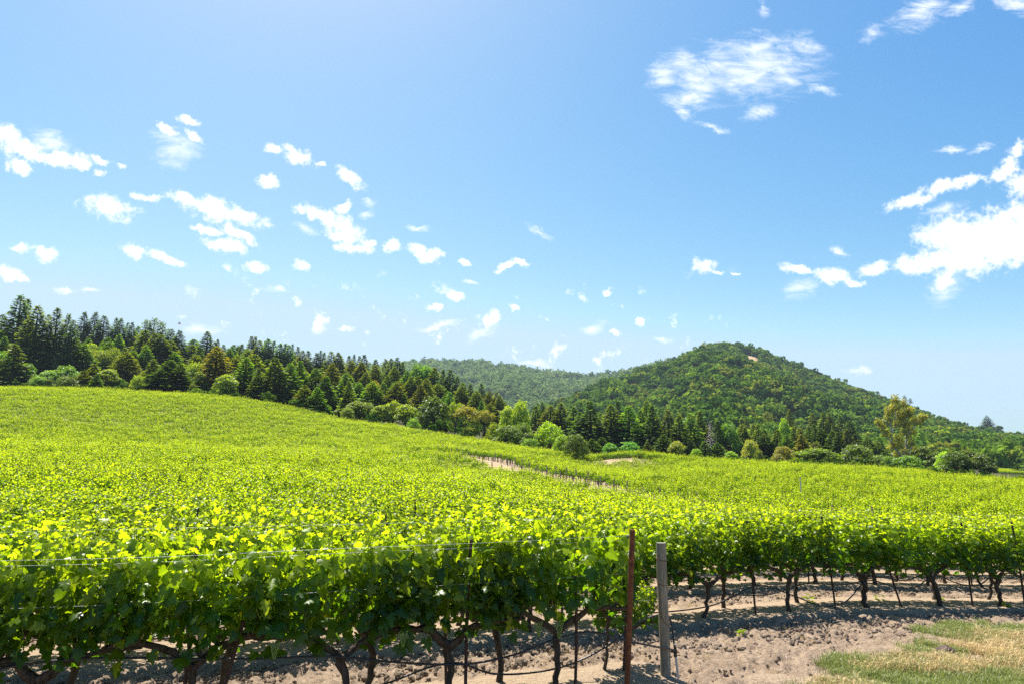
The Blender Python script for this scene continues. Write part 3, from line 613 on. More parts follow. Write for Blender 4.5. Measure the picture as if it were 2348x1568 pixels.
def ground_material():
    m, nd = material('vineyard_soil')
    tc = nd('ShaderNodeTexCoord').outputs['Object']
    def nz(sc, det=6.0, r=.6): return nd('ShaderNodeTexNoise', inp={'Vector': tc, 'Scale': sc, 'Detail': det, 'Roughness': r}).outputs[0]
    n1 = nz(1.1); n2 = nz(9.0, 8.0, .7); n3 = nz(38.0, 4.0); n4 = nz(.35)
    soil = ramp(nd, n2, [(.28, (.10, .070, .047)), (.50, (.28, .203, .140)), (.75, (.47, .36, .25))])
    soil = mixc(nd, nd('ShaderNodeMapRange', inp={0: n1, 1: .35, 2: .7, 3: 0, 4: .5}).outputs[0], soil, (.30, .222, .155, 1))
    sand = ramp(nd, n3, [(.25, (.27, .195, .128)), (.55, (.39, .29, .195)), (.8, (.52, .405, .285))])
    path = ramp(nd, n2, [(.3, (.30, .205, .125)), (.7, (.42, .30, .19))])
    straw = ramp(nd, n2, [(.25, (.26, .19, .105)), (.5, (.41, .305, .165)), (.75, (.52, .40, .22))])
    green = ramp(nd, n2, [(.3, (.13, .155, .05)), (.7, (.30, .28, .11))])
    duff = ramp(nd, n4, [(.35, (.030, .038, .014)), (.65, (.085, .075, .035))])
    c = mixc(nd, attr(nd, 'sand'), soil, sand); c = mixc(nd, attr(nd, 'path'), c, path)
    c = mixc(nd, attr(nd, 'straw'), c, straw); c = mixc(nd, attr(nd, 'green'), c, green); c = mixc(nd, attr(nd, 'duff'), c, duff)
    h = nd('ShaderNodeMath', operation='MULTIPLY_ADD', inp={0: n3, 1: .35, 2: n2}).outputs[0]
    b = nd('ShaderNodeBump', inp={'Strength': .9, 'Distance': .09, 'Height': h})
    p = nd('ShaderNodeBsdfPrincipled', inp={'Base Color': c, 'Roughness': .95, 'Specular IOR Level': .12, 'Normal': b.outputs[0]})
    nd('ShaderNodeOutputMaterial', inp={0: p.outputs[0]})
    return m
def hill_material(name, base1, base2, bare):
    m, nd = material(name)
    tc = nd('ShaderNodeTexCoord').outputs['Object']
    n = nd('ShaderNodeTexNoise', inp={'Vector': tc, 'Scale': .06, 'Detail': 8.0, 'Roughness': .65}).outputs[0]
    c = ramp(nd, n, [(.35, base1), (.65, base2)])
    c = mixc(nd, attr(nd, 'bare'), c, (*bare, 1))
    p = nd('ShaderNodeBsdfPrincipled', inp={'Base Color': c, 'Roughness': 1.0, 'Specular IOR Level': .05})
    nd('ShaderNodeOutputMaterial', inp={0: p.outputs[0]})
    return m

# ------------------------------------------------------------------ the ground: one sheet out to the horizon
def grid_faces(nr, na, wrap=False):
    i, j = np.meshgrid(np.arange(nr - 1), np.arange(na if wrap else na - 1), indexing='ij')
    j2 = (j + 1) % na
    return np.stack([i * na + j, (i + 1) * na + j, (i + 1) * na + j2, i * na + j2], -1).reshape(-1, 4)
def build_ground():
    fine = np.radians(np.arange(-50, 50.01, .19)); coarse = np.radians(np.arange(54, 306, 4.0))
    ang = np.concatenate([fine, coarse]); rr = [0.0, .6, 1.2, 2.0, 3.0, 4.0]
    while rr[-1] < 24: rr.append(rr[-1] * 1.0075)
    while rr[-1] < 2500: rr.append(rr[-1] * 1.021)
    rr = np.array(rr); R, A = np.meshgrid(rr, ang, indexing='ij')
    x = (R * np.sin(A)).ravel(); y = (R * np.cos(A)).ravel(); z = ground_z(x, y)
    s, n = sn(x, y); r = np.hypot(x, y)
    d = np.abs((n - ROW0 - PAIR / 2 + PITCH / 2) % PITCH - PITCH / 2)
    inrow = field_kind(s, n) & (n > 6.0) & ((n > 8.9) | (s < 4.1))
    vg = verge(x, y) + (fbm(x * 1.1, y * 1.1, 5) - .5) * 1.6
    on_verge = sstep(-.1, .5, vg)
    edge = d + (fbm(x * 1.7, y * 1.7, 3) - .5) * .5
    sand = sstep(.78, .5, edge) * inrow * (1 - on_verge)
    sand = np.maximum(sand, .75 * sstep(.9, .3, np.hypot((x - 3.0) / .75, (y - 8.2) / .3)))
    near = sstep(26, 16, r)
    z = z + near * (.055 * sand * (1 - on_verge) + (1 - sand) * (1 - .75 * on_verge) * ((fbm(x * 3.2, y * 3.2, 11, 5, .6) - .5) * .13 + (fbm(x * 13, y * 13, 31, 3, .6) - .5) * .16)
                    + sand * (fbm(x * 6, y * 6, 12, 3) - .5) * .035)
    z = z + sstep(20, 200, r) * (fbm(x * .02, y * .02, 8, 4) - .5) * sstep(170, 420, r) * 5
    hd = headland(x, y); u = x / np.maximum(y, 1); cd = crest_depth(u); ahead = y > 1
    path = (sstep(5.6, 4.4, np.abs(hd + 1.2)) * (n > 11.5) * (y < cd + 6)) + sstep(4.4, 3.4, np.abs(n - 95.4)) * (hd < 3)
    path = path + (u > .1) * (u < .7) * sstep(1, 3, y - cd) * sstep(11, 9, y - cd)
    path = np.clip(path, 0, 1) * ahead * (r < 190)
    out = np.where(ahead, sstep(8, 16, y - cd) * ~((u > .1) & (y < cd + 26)), 1.0) * (r > 60)
    g = fbm(x * .9, y * .9, 21, 4)
    green = on_verge * sstep(.50, .64, g + .05 * sstep(3.5, 7, x) + .10 * sstep(.9, .1, vg) * (x > 5)) * (r < 60)
    m = Mesh(); m.add(np.stack([x, y, z], 1), grid_faces(len(rr), len(ang), True), sand=sand, path=path, straw=on_verge * (r < 60) * (.35 + .65 * sstep(.2, 1.4, vg)) * sstep(.36, .56, fbm(x * 2.2, y * 2.2, 33, 3) + .12), green=green, duff=np.clip(out, 0, 1))
    return tag(m.build('ground', ground_material(), smooth=True), kind='structure')
build_ground()

# ------------------------------------------------------------------ hills
def build_ridge(name, ridge, base_depth, base_z, mat, rows, power, gully, seed, bare_spots):
    rp = np.array(ridge); t0 = np.arange(len(rp)); t = np.linspace(0, len(rp) - 1, 180)
    rx, ry, rz = (np.interp(t, t0, rp[:, k]) for k in range(3))
    ker = np.array([1, 2, 3, 2, 1.]) / 9
    for a in (rx, ry, rz): a[2:-2] = np.convolve(a, ker, 'valid')
    f = np.concatenate([np.linspace(0, 1, rows), 1 + np.linspace(.04, .7, 16)])
    bd = base_depth / ry
    V = []
    for k in f:
        g = np.minimum(k, 1.0)
        q = bd + (1 - bd) * k
        x, y = rx * q, ry * q
        z = base_z + (rz - base_z) * g ** power
        if k > 1: z = z - (k - 1) / .7 * (rz - base_z + 15) * 1.0
        else:
            amp = gully * np.clip((rz - 40) / 110, .15, 1)
            z = z + (fbm(x * .008, y * .008, seed, 4) - .5) * amp * math.sin(math.pi * g) * 1.6 + (np.abs(vnoise(rx * .012 + g * .6, np.full_like(rx, g * .4), seed + 5) - .5) - .25) * amp * math.sin(math.pi * g)
        V.append(np.stack([x, y, z], 1))
    V = np.array(V); P = V.reshape(-1, 3); bare = np.zeros(len(P))
    for bx, by, br, bh in bare_spots:
        dd = np.hypot((P[:, 0] - bx) / br, (P[:, 1] - by) / bh) + (fbm(P[:, 0] * .08, P[:, 1] * .08, 9) - .5) * 1.0
        bare = np.maximum(bare, sstep(1.0, .7, dd))
    m = Mesh(); m.add(P, grid_faces(len(f), len(t)), bare=bare)
    o = tag(m.build(name, mat, smooth=True), kind='structure')
    return V[:rows + 2], bare.reshape(len(f), len(t))[:rows + 2]
MTN, MTN_BARE = build_ridge('mountain', MOUNTAIN_RIDGE, 330, -4, hill_material('mountain_scrub', (.020, .032, .010), (.045, .055, .020), (.42, .30, .18)), 70, 1.12, 50, 4,
                            [(326, 920, 8, 36), (338, 962, 10, 40), (350, 1000, 12, 40), (364, 1012, 12, 40), (150, 880, 16, 44)])
FAR, FAR_BARE = build_ridge('distant_hill', FAR_RIDGE, 900, 20, hill_material('distant_scrub', (.035, .050, .020), (.075, .080, .035), (.55, .43, .25)), 50, 1.0, 40, 14,
                            [(-40, 1885, 26, 40), (60, 1560, 20, 26), (130, 1500, 34, 22)])

# ------------------------------------------------------------------ foliage geometry
def quads_leaf(m, P, tip, nrm, L, Wd, rnd, tipv, mat=0, fold=.25):
    """one folded kite per leaf or needle spray: six corners, two faces"""
    t = unit(tip); b = unit(np.cross(t, nrm)); n = np.cross(b, t)
    L = np.asarray(L)[:, None]; Wd = np.asarray(Wd)[:, None]
    pts = [(0, 0, 0), (.5, .30, -fold), (.38, .72, -fold * .8), (0, 1, -.12), (-.38, .72, -fold * .8), (-.5, .30, -fold)]
    V = np.stack([P + b * (px * Wd) + t * (py * L) + n * (pz * Wd) for px, py, pz in pts], 1)
    k = len(P); base = np.arange(k)[:, None] * 6
    F = np.concatenate([base + np.array([[0, 1, 2, 3]]), base + np.array([[0, 3, 4, 5]])])
    m.add(V.reshape(-1, 3), F, mat, rnd=np.repeat(rnd, 6), tip=np.repeat(tipv, 6))
LEAF_HALF = [(.17, -.13), (.40, -.10), (.54, .14), (.31, .27), (.52, .54), (.23, .56), (.16, .84)]
LEAF_OUT = [(0, .02)] + LEAF_HALF + [(0, 1.0)] + [(-x, y) for x, y in LEAF_HALF[::-1]]
def vine_leaves(m, P, tip, nrm, L, rnd, tipv, r):
    """lobed grape leaves, folded along the midrib and cupped"""
    t = unit(tip); b = unit(np.cross(t, nrm)); n = np.cross(b, t); k = len(P); L = L[:, None]
    fold = r.uniform(.1, .5, (k, 1)); cup = r.uniform(.0, .45, (k, 1)); side = r.uniform(-.25, .25, (k, 1))
    V = []
    for px, py in LEAF_OUT + [(0, .38)]:
        pz = -fold * abs(px) - cup * (py - .3) ** 2 + side * px * (py - .2) + r.uniform(-.03, .03, (k, 1))
        V.append(P + L * (b * px + t * py + n * pz))
    V = np.stack(V, 1); no = len(LEAF_OUT); base = np.arange(k)[:, None] * (no + 1)
    F = np.concatenate([base + np.array([[i, (i + 1) % no, no]]) for i in range(no)])
    m.add(V.reshape(-1, 3), F, 0, rnd=np.repeat(rnd, no + 1), tip=np.repeat(tipv, no + 1))

def vine_parts(seed, n_shoot=25, n_side=520, half=.74, per=19, ztop=.84, zlow=.80):
    """leaf positions and shoots of one vine; x runs along the row, the cordon lies at z = .78"""
    r = np.random.default_rng(seed); P, tipd, nrm, L, tv = [], [], [], [], []; shoots = []
    for i in range(n_shoot):
        b = np.array([r.uniform(-half, half), r.normal(0, .07), .83]); hgt = r.uniform(.55, 1.02) * (1.0 if r.random() > .15 else 1.14)
        lean = np.array([r.normal(0, .14), r.normal(0, .085), 0]); curl = np.array([r.normal(0, .1), r.normal(0, .1), -r.uniform(0, .06)])
        ts = np.linspace(0, 1, 9); path = b + ts[:, None] * np.array([0, 0, hgt]) + ts[:, None] * lean + (ts ** 3)[:, None] * curl
        shoots.append(path)
        for k in range(per):
            q = .09 + .91 * k / (per - 1); c = np.array([np.interp(q, ts, path[:, j]) for j in range(3)])
            az = k * math.pi + r.normal(0, .9) + math.pi / 2
            o = np.array([math.cos(az) * .8, math.sin(az), 0]); pet = r.uniform(.03, .11)
            P.append(c + o * pet + np.array([0, 0, r.uniform(0, .04)]))
            tipd.append(o * r.uniform(.3, 1) + np.array([r.normal(0, .6), r.normal(0, .45), r.uniform(-1.0, .3) if q < .85 else r.uniform(-.2, .7)]))
            nrm.append(o * r.uniform(.1, .8) + np.array([r.normal(0, .55), r.normal(0, .55), .7]))
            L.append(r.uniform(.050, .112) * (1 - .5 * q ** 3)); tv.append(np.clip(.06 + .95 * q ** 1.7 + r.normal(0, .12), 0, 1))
    for i in range(n_side):
        z = (zlow + (ztop + .68 - zlow) * r.random() ** .9) if r.random() > .07 else r.uniform(zlow - .16, zlow); sd = r.choice([-1, 1]); w = np.interp(z, [.72, .95, 1.2, 1.7], [.15, .23, .22, .16])
        P.append((r.uniform(-half - .04, half + .04), sd * w * (r.uniform(.2, 1.2)), z)); o = np.array([r.normal(0, .3), sd, 0])
        tipd.append(o * r.uniform(.15, .7) + np.array([r.normal(0, .65), 0, -r.uniform(.1, 1.1)]))
        nrm.append(o * r.uniform(.5, 1) + np.array([r.normal(0, .6), r.normal(0, .3), r.uniform(.0, .9)]))
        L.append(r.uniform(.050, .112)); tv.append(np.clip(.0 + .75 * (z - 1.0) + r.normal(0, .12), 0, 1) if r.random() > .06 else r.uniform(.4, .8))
    return r, np.array(P), np.array(tipd), np.array(nrm), np.array(L), np.array(tv), shoots
def canopy_meshes(seed, big=1.0, **kw):
    r, P, td, nm, L, tv, shoots = vine_parts(seed, **kw); L = L * big
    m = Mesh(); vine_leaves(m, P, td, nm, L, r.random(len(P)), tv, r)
    s = Mesh()
    for p in shoots: s.tube(p, np.linspace(.0055, .002, len(p)), 4, caps=False)
    return m.data('canopy', M_VINE), s.data('shoots', M_SHOOT)
def trunk_mesh(seed):
    r = np.random.default_rng(seed); m = Mesh()
    k = np.linspace(0, 1, 9); lean = r.normal(0, .05, 2); wob = r.normal(0, .014, (9, 2))
    p = np.stack([lean[0] * (k - 1) + wob[:, 0], lean[1] * (k - 1) + wob[:, 1], k * .66 - .05], 1); p[-1, :2] = 0
    rad = np.array([.062, .052, .044, .042, .041, .042, .045, .053, .058]) * r.uniform(.68, .88)
    m.tube(p, rad, 9, lump=.22, twist=.12, seed=seed)
    return m.data('trunk', M_BARK, smooth=True)
def cordon_mesh(seed, sd):
    r = np.random.default_rng(seed + 50); k = np.linspace(0, 1, 10)
    m = Mesh(); x = sd * .76 * k; z = .58 + .21 * np.sin(np.minimum(k * 2.6, 1.57)) + r.normal(0, .010, 10)
    m.tube(np.stack([x, r.normal(0, .014, 10), z], 1), np.linspace(.036, .019, 10) * r.uniform(.85, 1.2, 10), 8, lump=.25, twist=.1, seed=seed)
    for q in r.uniform(.2, .95, 4):
        b = np.array([sd * .76 * q, 0, .79]); m.tube([b, b + (r.normal(0, .02), r.normal(0, .02), .05), b + (r.normal(0, .03), r.normal(0, .03), .10)], [.018, .016, .011], 6, lump=.2, seed=int(q * 99))
    return m.data('cordon', M_BARK, smooth=True)

NV = 5
CAN = [canopy_meshes(100 + i) for i in range(NV)]
TRK = [trunk_mesh(200 + i) for i in range(NV)]
COR = [(cordon_mesh(300 + i, -1), cordon_mesh(300 + i, 1)) for i in range(NV)]
def make_vine(i):
    root = empty('grapevine', (0, 0, 0))
    def part(name, data):
        o = bpy.data.objects.new(name, data); COL.objects.link(o); o.parent = root; return o
    part('trunk', TRK[i]); part('cordon', COR[i][0]); part('cordon', COR[i][1]); part('canopy', CAN[i][0]); part('shoots', CAN[i][1])
    return root
PROTO = [make_vine(i) for i in range(NV)]
saved, CAN = CAN, [canopy_meshes(150 + i, 1.24, n_shoot=23, n_side=380, per=17, zlow=.84) for i in range(NV)]
PROTO_FRONT = [make_vine(i) for i in range(NV)]                     # the front row's leaves are the broadest
used = set(); used_front = set(); vine_count = 0
ORD = ['first', 'second', 'third', 'fourth', 'fifth', 'sixth', 'seventh', 'eighth', 'ninth', 'tenth', 'eleventh', 'twelfth', 'thirteenth', 'fourteenth', 'fifteenth', 'sixteenth']
def plant_vine(s, n, label, group, lift=0.0, scale=1.0, front=False):
    global vine_count
    i = (vine_count * 3 + int(rng.integers(0, 2))) % NV
    proto, us = (PROTO_FRONT, used_front) if front else (PROTO, used)
    if i in us: o = copy_tree(proto[i])
    else: o = proto[i]; us.add(i)
    x, y = xy(s, n); o.location = (x, y, gz(x, y) + .03 + lift)
    o.rotation_euler = (0, 0, ROW_ANGLE + (math.pi if rng.random() < .5 else 0) + rng.normal(0, .03))
    o.scale = (rng.uniform(.96, 1.05) * scale, rng.uniform(.92, 1.12) * scale, rng.uniform(.95, 1.05) * scale)
    tag(o, label, 'grapevine', group); vine_count += 1
    return o

def in_view(x, y, lim=.93): return (y > 2) & (np.abs(x) < lim * y + 1.5)
# rows of single vines: list of (s, n, row index, line 0/1)
single, mass = [], []
front_a = [2.58, 1.45, .41, -.9, -2.1, -3.35, -4.6, -5.9]; front_b = [3.46, 2.1, .75, -.65, -2.0, -3.4, -4.75, -6.1, -7.4]
for k in range(0, 86):
    for line in (0, 1):
        n = ROW0 + PITCH * k + PAIR * line
        if k == 0: ss = np.array(front_a if line == 0 else front_b)
        else:
            ph = (6.09 if line == 0 else 6.76) + (0 if k == 1 else rng.uniform(0, 1.46))
            ss = ph + 1.465 * np.arange(-150, 150) + (0 if k == 1 else 1) * rng.normal(0, .05, 300)
        ok = field_kind(ss, np.full_like(ss, n)) if k > 0 else ss < 3.7
        x, y = xy(ss, n); ok &= in_view(x, y)
        for s_ in ss[ok]: (single if (k <= 7) else mass).append((float(s_), n, k, line))
single.sort(key=lambda q: (q[2], q[3], q[0]))
if len(single) > 298:
    mass += single[298:]; single = single[:298]
LINE = ['front line', 'back line']
ROWN = ['front', 'second', 'third', 'fourth', 'fifth', 'sixth', 'seventh', 'eighth']
counter = {}
for s_, n, k, line in sorted(single, key=lambda q: (q[2], q[3], -q[0] if q[2] == 0 else q[0])):
    if k == 0 and line == 0:
        c = counter.setdefault('a', 0); counter['a'] += 1
        lab = ['grapevine with forked trunk just left of the rusty end post in the front row', 'second grapevine left of the rusty end post, front row',
               'third grapevine left of the rusty end post, above the lowest hose sag', 'fourth grapevine left of the rusty post, next to the leaning dark stake',
               'fifth grapevine left of the rusty post, thick trunk forking low', 'sixth grapevine left of the rusty end post, cut by the frame'][min(c, 5)]
        if c > 5: lab = 'grapevine at the far left end of the front row, cut by the frame'
        g = 'grapevines of the front row'
    elif k == 0:
        c = counter.setdefault('b', 0); counter['b'] += 1
        lab = 'grapevine with slanting trunk between the rusty post and the front row fork' if c == 0 else ('second grapevine behind the front row, left of the slanting trunk' if c == 1 else 'leafy grapevine hidden close behind the front row')
        g = 'grapevines close behind the front row'
    elif k == 1 and s_ > 4.4:
        key = 'r%d' % line; c = counter.setdefault(key, 0); counter[key] += 1
        lab = '%s bare trunked grapevine right of the wooden post, %s of the second row' % (ORD[min(c, 9)], ['near side', 'far side'][line]); g = 'grapevines of the second row right of the wooden post'
    else:
        lab = 'grapevine in the %s double row from the front, %s' % (ROWN[k], LINE[line]) + (' left of the wooden post' if k == 1 else ''); g = 'grapevines of the %s double row' % ROWN[k]
    top = .04 if k == 0 else 0
    v_ = plant_vine(s_, n, lab, g, 0, 1.02 if k == 0 else 1.0, k == 0)
    if k == 0: v_.scale.z *= 1.04
    if k == 0 and line == 1 and c == 0: v_.scale.x *= .42
    if k > 0: v_.scale.z *= .89
# a smaller young vine shooting past the rusty post
tag(plant_vine(3.80, ROW0 + PAIR + .22, '', '', .05, .52), 'small bright leafy shoot between the rusty post and the wooden post', 'grapevine', 'grapevines close behind the front row')

# ------------------------------------------------------------------ masses nobody could count: points that carry leafy vines, trees, clods, grass
SRC = {}
def source(name, datas):
    c = bpy.data.collections.new(name)              # holds the shapes the masses repeat; not part of the scene itself
    for i, d in enumerate(datas):
        c.objects.link(bpy.data.objects.new('%s_%02d' % (name, i), d))
    SRC[name] = c; return c
def scatter(name, pts, rot, scl, src, label, cat, count, seed=0):
    pts = np.asarray(pts, np.float32); me = bpy.data.meshes.new(name); me.vertices.add(len(pts)); me.vertices.foreach_set('co', pts.ravel())
    a = me.attributes.new('rot', 'FLOAT_VECTOR', 'POINT'); a.data.foreach_set('vector', np.asarray(rot, np.float32).ravel())
    a = me.attributes.new('scl', 'FLOAT_VECTOR', 'POINT'); a.data.foreach_set('vector', np.asarray(scl, np.float32).ravel())
    a = me.attributes.new('pick', 'INT', 'POINT'); a.data.foreach_set('value', np.random.default_rng(seed).integers(0, count, len(pts)).astype(np.int32))
    o = bpy.data.objects.new(name, me); COL.objects.link(o)
    ng = bpy.data.node_groups.new(name, 'GeometryNodeTree')
    ng.interface.new_socket('Geometry', in_out='INPUT', socket_type='NodeSocketGeometry'); ng.interface.new_socket('Geometry', in_out='OUTPUT', socket_type='NodeSocketGeometry')
    N = ng.nodes.new; gi = N('NodeGroupInput'); go = N('NodeGroupOutput'); ins = N('GeometryNodeInstanceOnPoints'); ci = N('GeometryNodeCollectionInfo')
    ci.inputs['Collection'].default_value = src; ci.inputs['Separate Children'].default_value = True; ci.inputs['Reset Children'].default_value = True
    def na(nm, ty):
        q = N('GeometryNodeInputNamedAttribute'); q.data_type = ty; q.inputs['Name'].default_value = nm; return q.outputs['Attribute']
    ln = ng.links.new
    ln(gi.outputs[0], ins.inputs['Points']); ln(ci.outputs[0], ins.inputs['Instance']); ins.inputs['Pick Instance'].default_value = True
    ln(na('pick', 'INT'), ins.inputs['Instance Index']); ln(na('rot', 'FLOAT_VECTOR'), ins.inputs['Rotation']); ln(na('scl', 'FLOAT_VECTOR'), ins.inputs['Scale'])
    ln(ins.outputs[0], go.inputs[0])
    md = o.modifiers.new('instances', 'NODES'); md.node_group = ng
    tag(o, label, cat, kind='stuff'); return o

def far_vine(seed):
    r, P, td, nm, L, tv, shoots = vine_parts(seed, 15, 150, per=15, ztop=.55)
    keep = r.random(len(P)) < .96
    m = Mesh(); quads_leaf(m, P[keep], td[keep], nm[keep], L[keep] * 1.12, L[keep] * 1.08, r.random(keep.sum()), tv[keep], 0, .22)
    m.tube([(0, 0, -.05), (.01, .01, .3), (0, 0, .75)], [.05, .042, .045], 5, 1, rnd=.5, tip=0); m.tube([(-.74, 0, .77), (0, 0, .74), (.74, 0, .78)], [.02, .035, .02], 4, 1, rnd=.5, tip=0)
    return m.data('far_vine', [M_VINE, M_BARK])
source('far_vine', [far_vine(400 + i) for i in range(5)])
mp = np.array(mass); mx, my = xy(mp[:, 0], mp[:, 1]); mz = ground_z(mx, my) + .02
nm_ = len(mp); lowf = fbm(mx * .12, my * .12, 77, 3)
scl = np.stack([rng.uniform(.95, 1.1, nm_), rng.uniform(.72, 1.0, nm_), rng.uniform(.74, 1.10, nm_) * (.84 + .30 * lowf)], 1)
keep = rng.random(nm_) > .035
scatter('vineyard_rows', np.stack([mx, my, mz], 1)[keep], np.stack([0 * mx, 0 * mx, ROW_ANGLE + math.pi * rng.integers(0, 2, nm_) + rng.normal(0, .05, nm_)], 1)[keep], scl[keep], SRC['far_vine'],
        'sunlit rows of leafy grapevines running back over the hill', 'vineyard', 5, 3)
print('VINES single', len(single), 'mass', nm_)
# valley field far to the right
vs = []
for n in np.arange(60, 460, 2.7):
    s_ = np.arange(100, 560, 1.5); x, y = xy(s_, n); ok = (y > 235) & (y < 400) & (x > .70 * y) & (x < .92 * y); vs.append(np.stack([x[ok], y[ok]], 1))
vs = np.concatenate(vs); k = len(vs)
scatter('valley_vineyard', np.c_[vs, ground_z(vs[:, 0], vs[:, 1])], np.c_[np.zeros((k, 2)), ROW_ANGLE + math.pi * rng.integers(0, 2, k)], np.full((k, 3), 1.0), SRC['far_vine'],
        'flat green vineyard in the valley behind the right edge of the field', 'vineyard', 5, 4)

# ------------------------------------------------------------------ trees
def limb(a, b, r0, r1, seed, n=6, wob=.04):
    r = np.random.default_rng(seed); a = np.array(a, float); b = np.array(b, float); k = np.linspace(0, 1, n)[:, None]
    L = np.linalg.norm(b - a); p = a + (b - a) * k + r.normal(0, wob * L, (n, 3)) * np.sin(k * math.pi); return p, np.linspace(r0, r1, n)
def conifer(seed, H=24.0, R=4.6, power=.85, nb=190, droop=.25, ragged=.3, bare=.05, tuft=.62):
    r = np.random.default_rng(seed); m = Mesh(); P, td, nm, L, W, tv = [], [], [], [], [], []
    off = r.normal(0, .15, 2)
    for i in range(nb):
        q = bare + (1 - bare) * (i / nb) ** .92; z = H * q
        prof = (1 - q) ** power * min(1, .74 + q * 2.0); bl = max(.12, R * prof * (1 + ragged * r.uniform(-1, .8)))
        az = i * 2.39996 + r.normal(0, .4); o = np.array([math.cos(az), math.sin(az), 0]); side = np.array([-o[1], o[0], 0])
        up = np.interp(q, [0, .5, 1], [-.28, -.05, .75]) + r.normal(0, .08)
        k = max(4, int(bl / tuft * 4.2))
        for j in range(k):
            t = .18 + .82 * (j + r.random()) / k; lat = r.uniform(-1, 1) * .34 * bl * (1 - t * .75)
            c = o * bl * t + side * lat + np.array([off[0] * q, off[1] * q, z + bl * (up * t - droop * t * t) - abs(lat) * .15 + r.normal(0, .1)])
            P.append(c); td.append(o * .9 + side * (np.sign(lat) * r.uniform(.1, .9)) + np.array([0, 0, up - 2 * droop * t + r.normal(0, .2)]))
            nm.append(np.array([0, 0, 1.0]) + o * .25 + r.normal(0, .35, 3)); s_ = tuft * r.uniform(.75, 1.35) * (1.05 - .5 * q ** 2); L.append(s_ * 1.35); W.append(s_ * .62)
            tv.append(np.clip(.75 * t ** 2 + .2 * q + r.normal(0, .1), 0, 1))
    for j in range(10):
        P.append((off[0], off[1], H * (.93 + .055 * j / 10))); td.append((r.normal(0, .35), r.normal(0, .35), 1)); nm.append((r.normal(), r.normal(), 0)); L.append(.6); W.append(.16); tv.append(.5)
    P, td, nm, L, W, tv = map(np.array, (P, td, nm, L, W, tv))
    quads_leaf(m, P, td, nm, L, W, r.random(len(P)), tv, 0, .18)
    t = Mesh(); t.tube([(0, 0, -.6), (0, 0, H * .3), (off[0] * .6, off[1] * .6, H * .7), (off[0], off[1], H * .97)], [.42, .34, .18, .03], 7, lump=.1)
    return m.data('crown', M_NEEDLE), t.data('trunk', M_TREEBARK, True), H, R
def broadleaf(seed, H=9.0, R=4.4, lobes=15, base=.10, size=.42, n=3600, flat=.0, open_=0.0):
    r = np.random.default_rng(seed); m = Mesh(); t = Mesh(); cs = []
    t.tube(*limb((0, 0, -.5), (r.normal(0, .3), r.normal(0, .3), H * .36), .30 * R / 4.4, .22 * R / 4.4, seed), 7, lump=.15)
    for i in range(lobes):
        az = i * 2.39996 + r.normal(0, .3); q = (i + .5) / lobes; rad = R * .70 * math.sqrt(1 - (q ** (1.6 + flat)) ** 1.0) * r.uniform(.75, 1.1)
        z = H * (base + .12 + (.74 - base) * q ** (.8 - .3 * flat)); lr = R * r.uniform(.26, .42)
        z = min(z, H - lr * .82); cs.append((math.cos(az) * rad, math.sin(az) * rad, max(z, lr * .55), lr))
    tot = sum(c[3] ** 2 for c in cs); 
    for (cx, cy_, cz, lr) in cs:
        if r.random() > .25: t.tube(*limb((0, 0, H * r.uniform(.15, .33)), (cx, cy_, cz), .12 * R / 4.4, .04, int(cx * 100) + 999, 6, .06), 5)
        k = int(n * lr ** 2 / tot); d = unit(r.normal(0, 1, (k, 3))); d[:, 2] = np.where(d[:, 2] < -.35, -d[:, 2] * .4, d[:, 2])
        rr = lr * (r.random(k) ** .28) * (1 + .22 * (fbm(d[:, 0] * 3 + cx, d[:, 1] * 3 + d[:, 2] * 2, seed + 3, 2) - .5) * 2)
        if open_ > 0: rr = np.where(r.random(k) < open_, rr * r.uniform(.9, 1.2, k), rr)
        P = np.array([cx, cy_, cz]) + d * rr[:, None] * np.array([1, 1, .78])
        td = d * .7 + r.normal(0, .55, (k, 3)) + np.array([0, 0, -.25]); nmv = d + r.normal(0, .45, (k, 3)) + np.array([0, 0, .35])
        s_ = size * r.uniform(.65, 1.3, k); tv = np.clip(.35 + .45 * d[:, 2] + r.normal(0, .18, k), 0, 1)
        quads_leaf(m, P, td, nmv, s_, s_ * .72, r.random(k), tv, 0, .2)
    top = max(c[2] + c[3] * .78 for c in cs)
    return m.data('crown', M_TREELEAF), t.data('trunk', M_TREEBARK, True), top, max(np.hypot(c[0], c[1]) + c[3] for c in cs) * .94
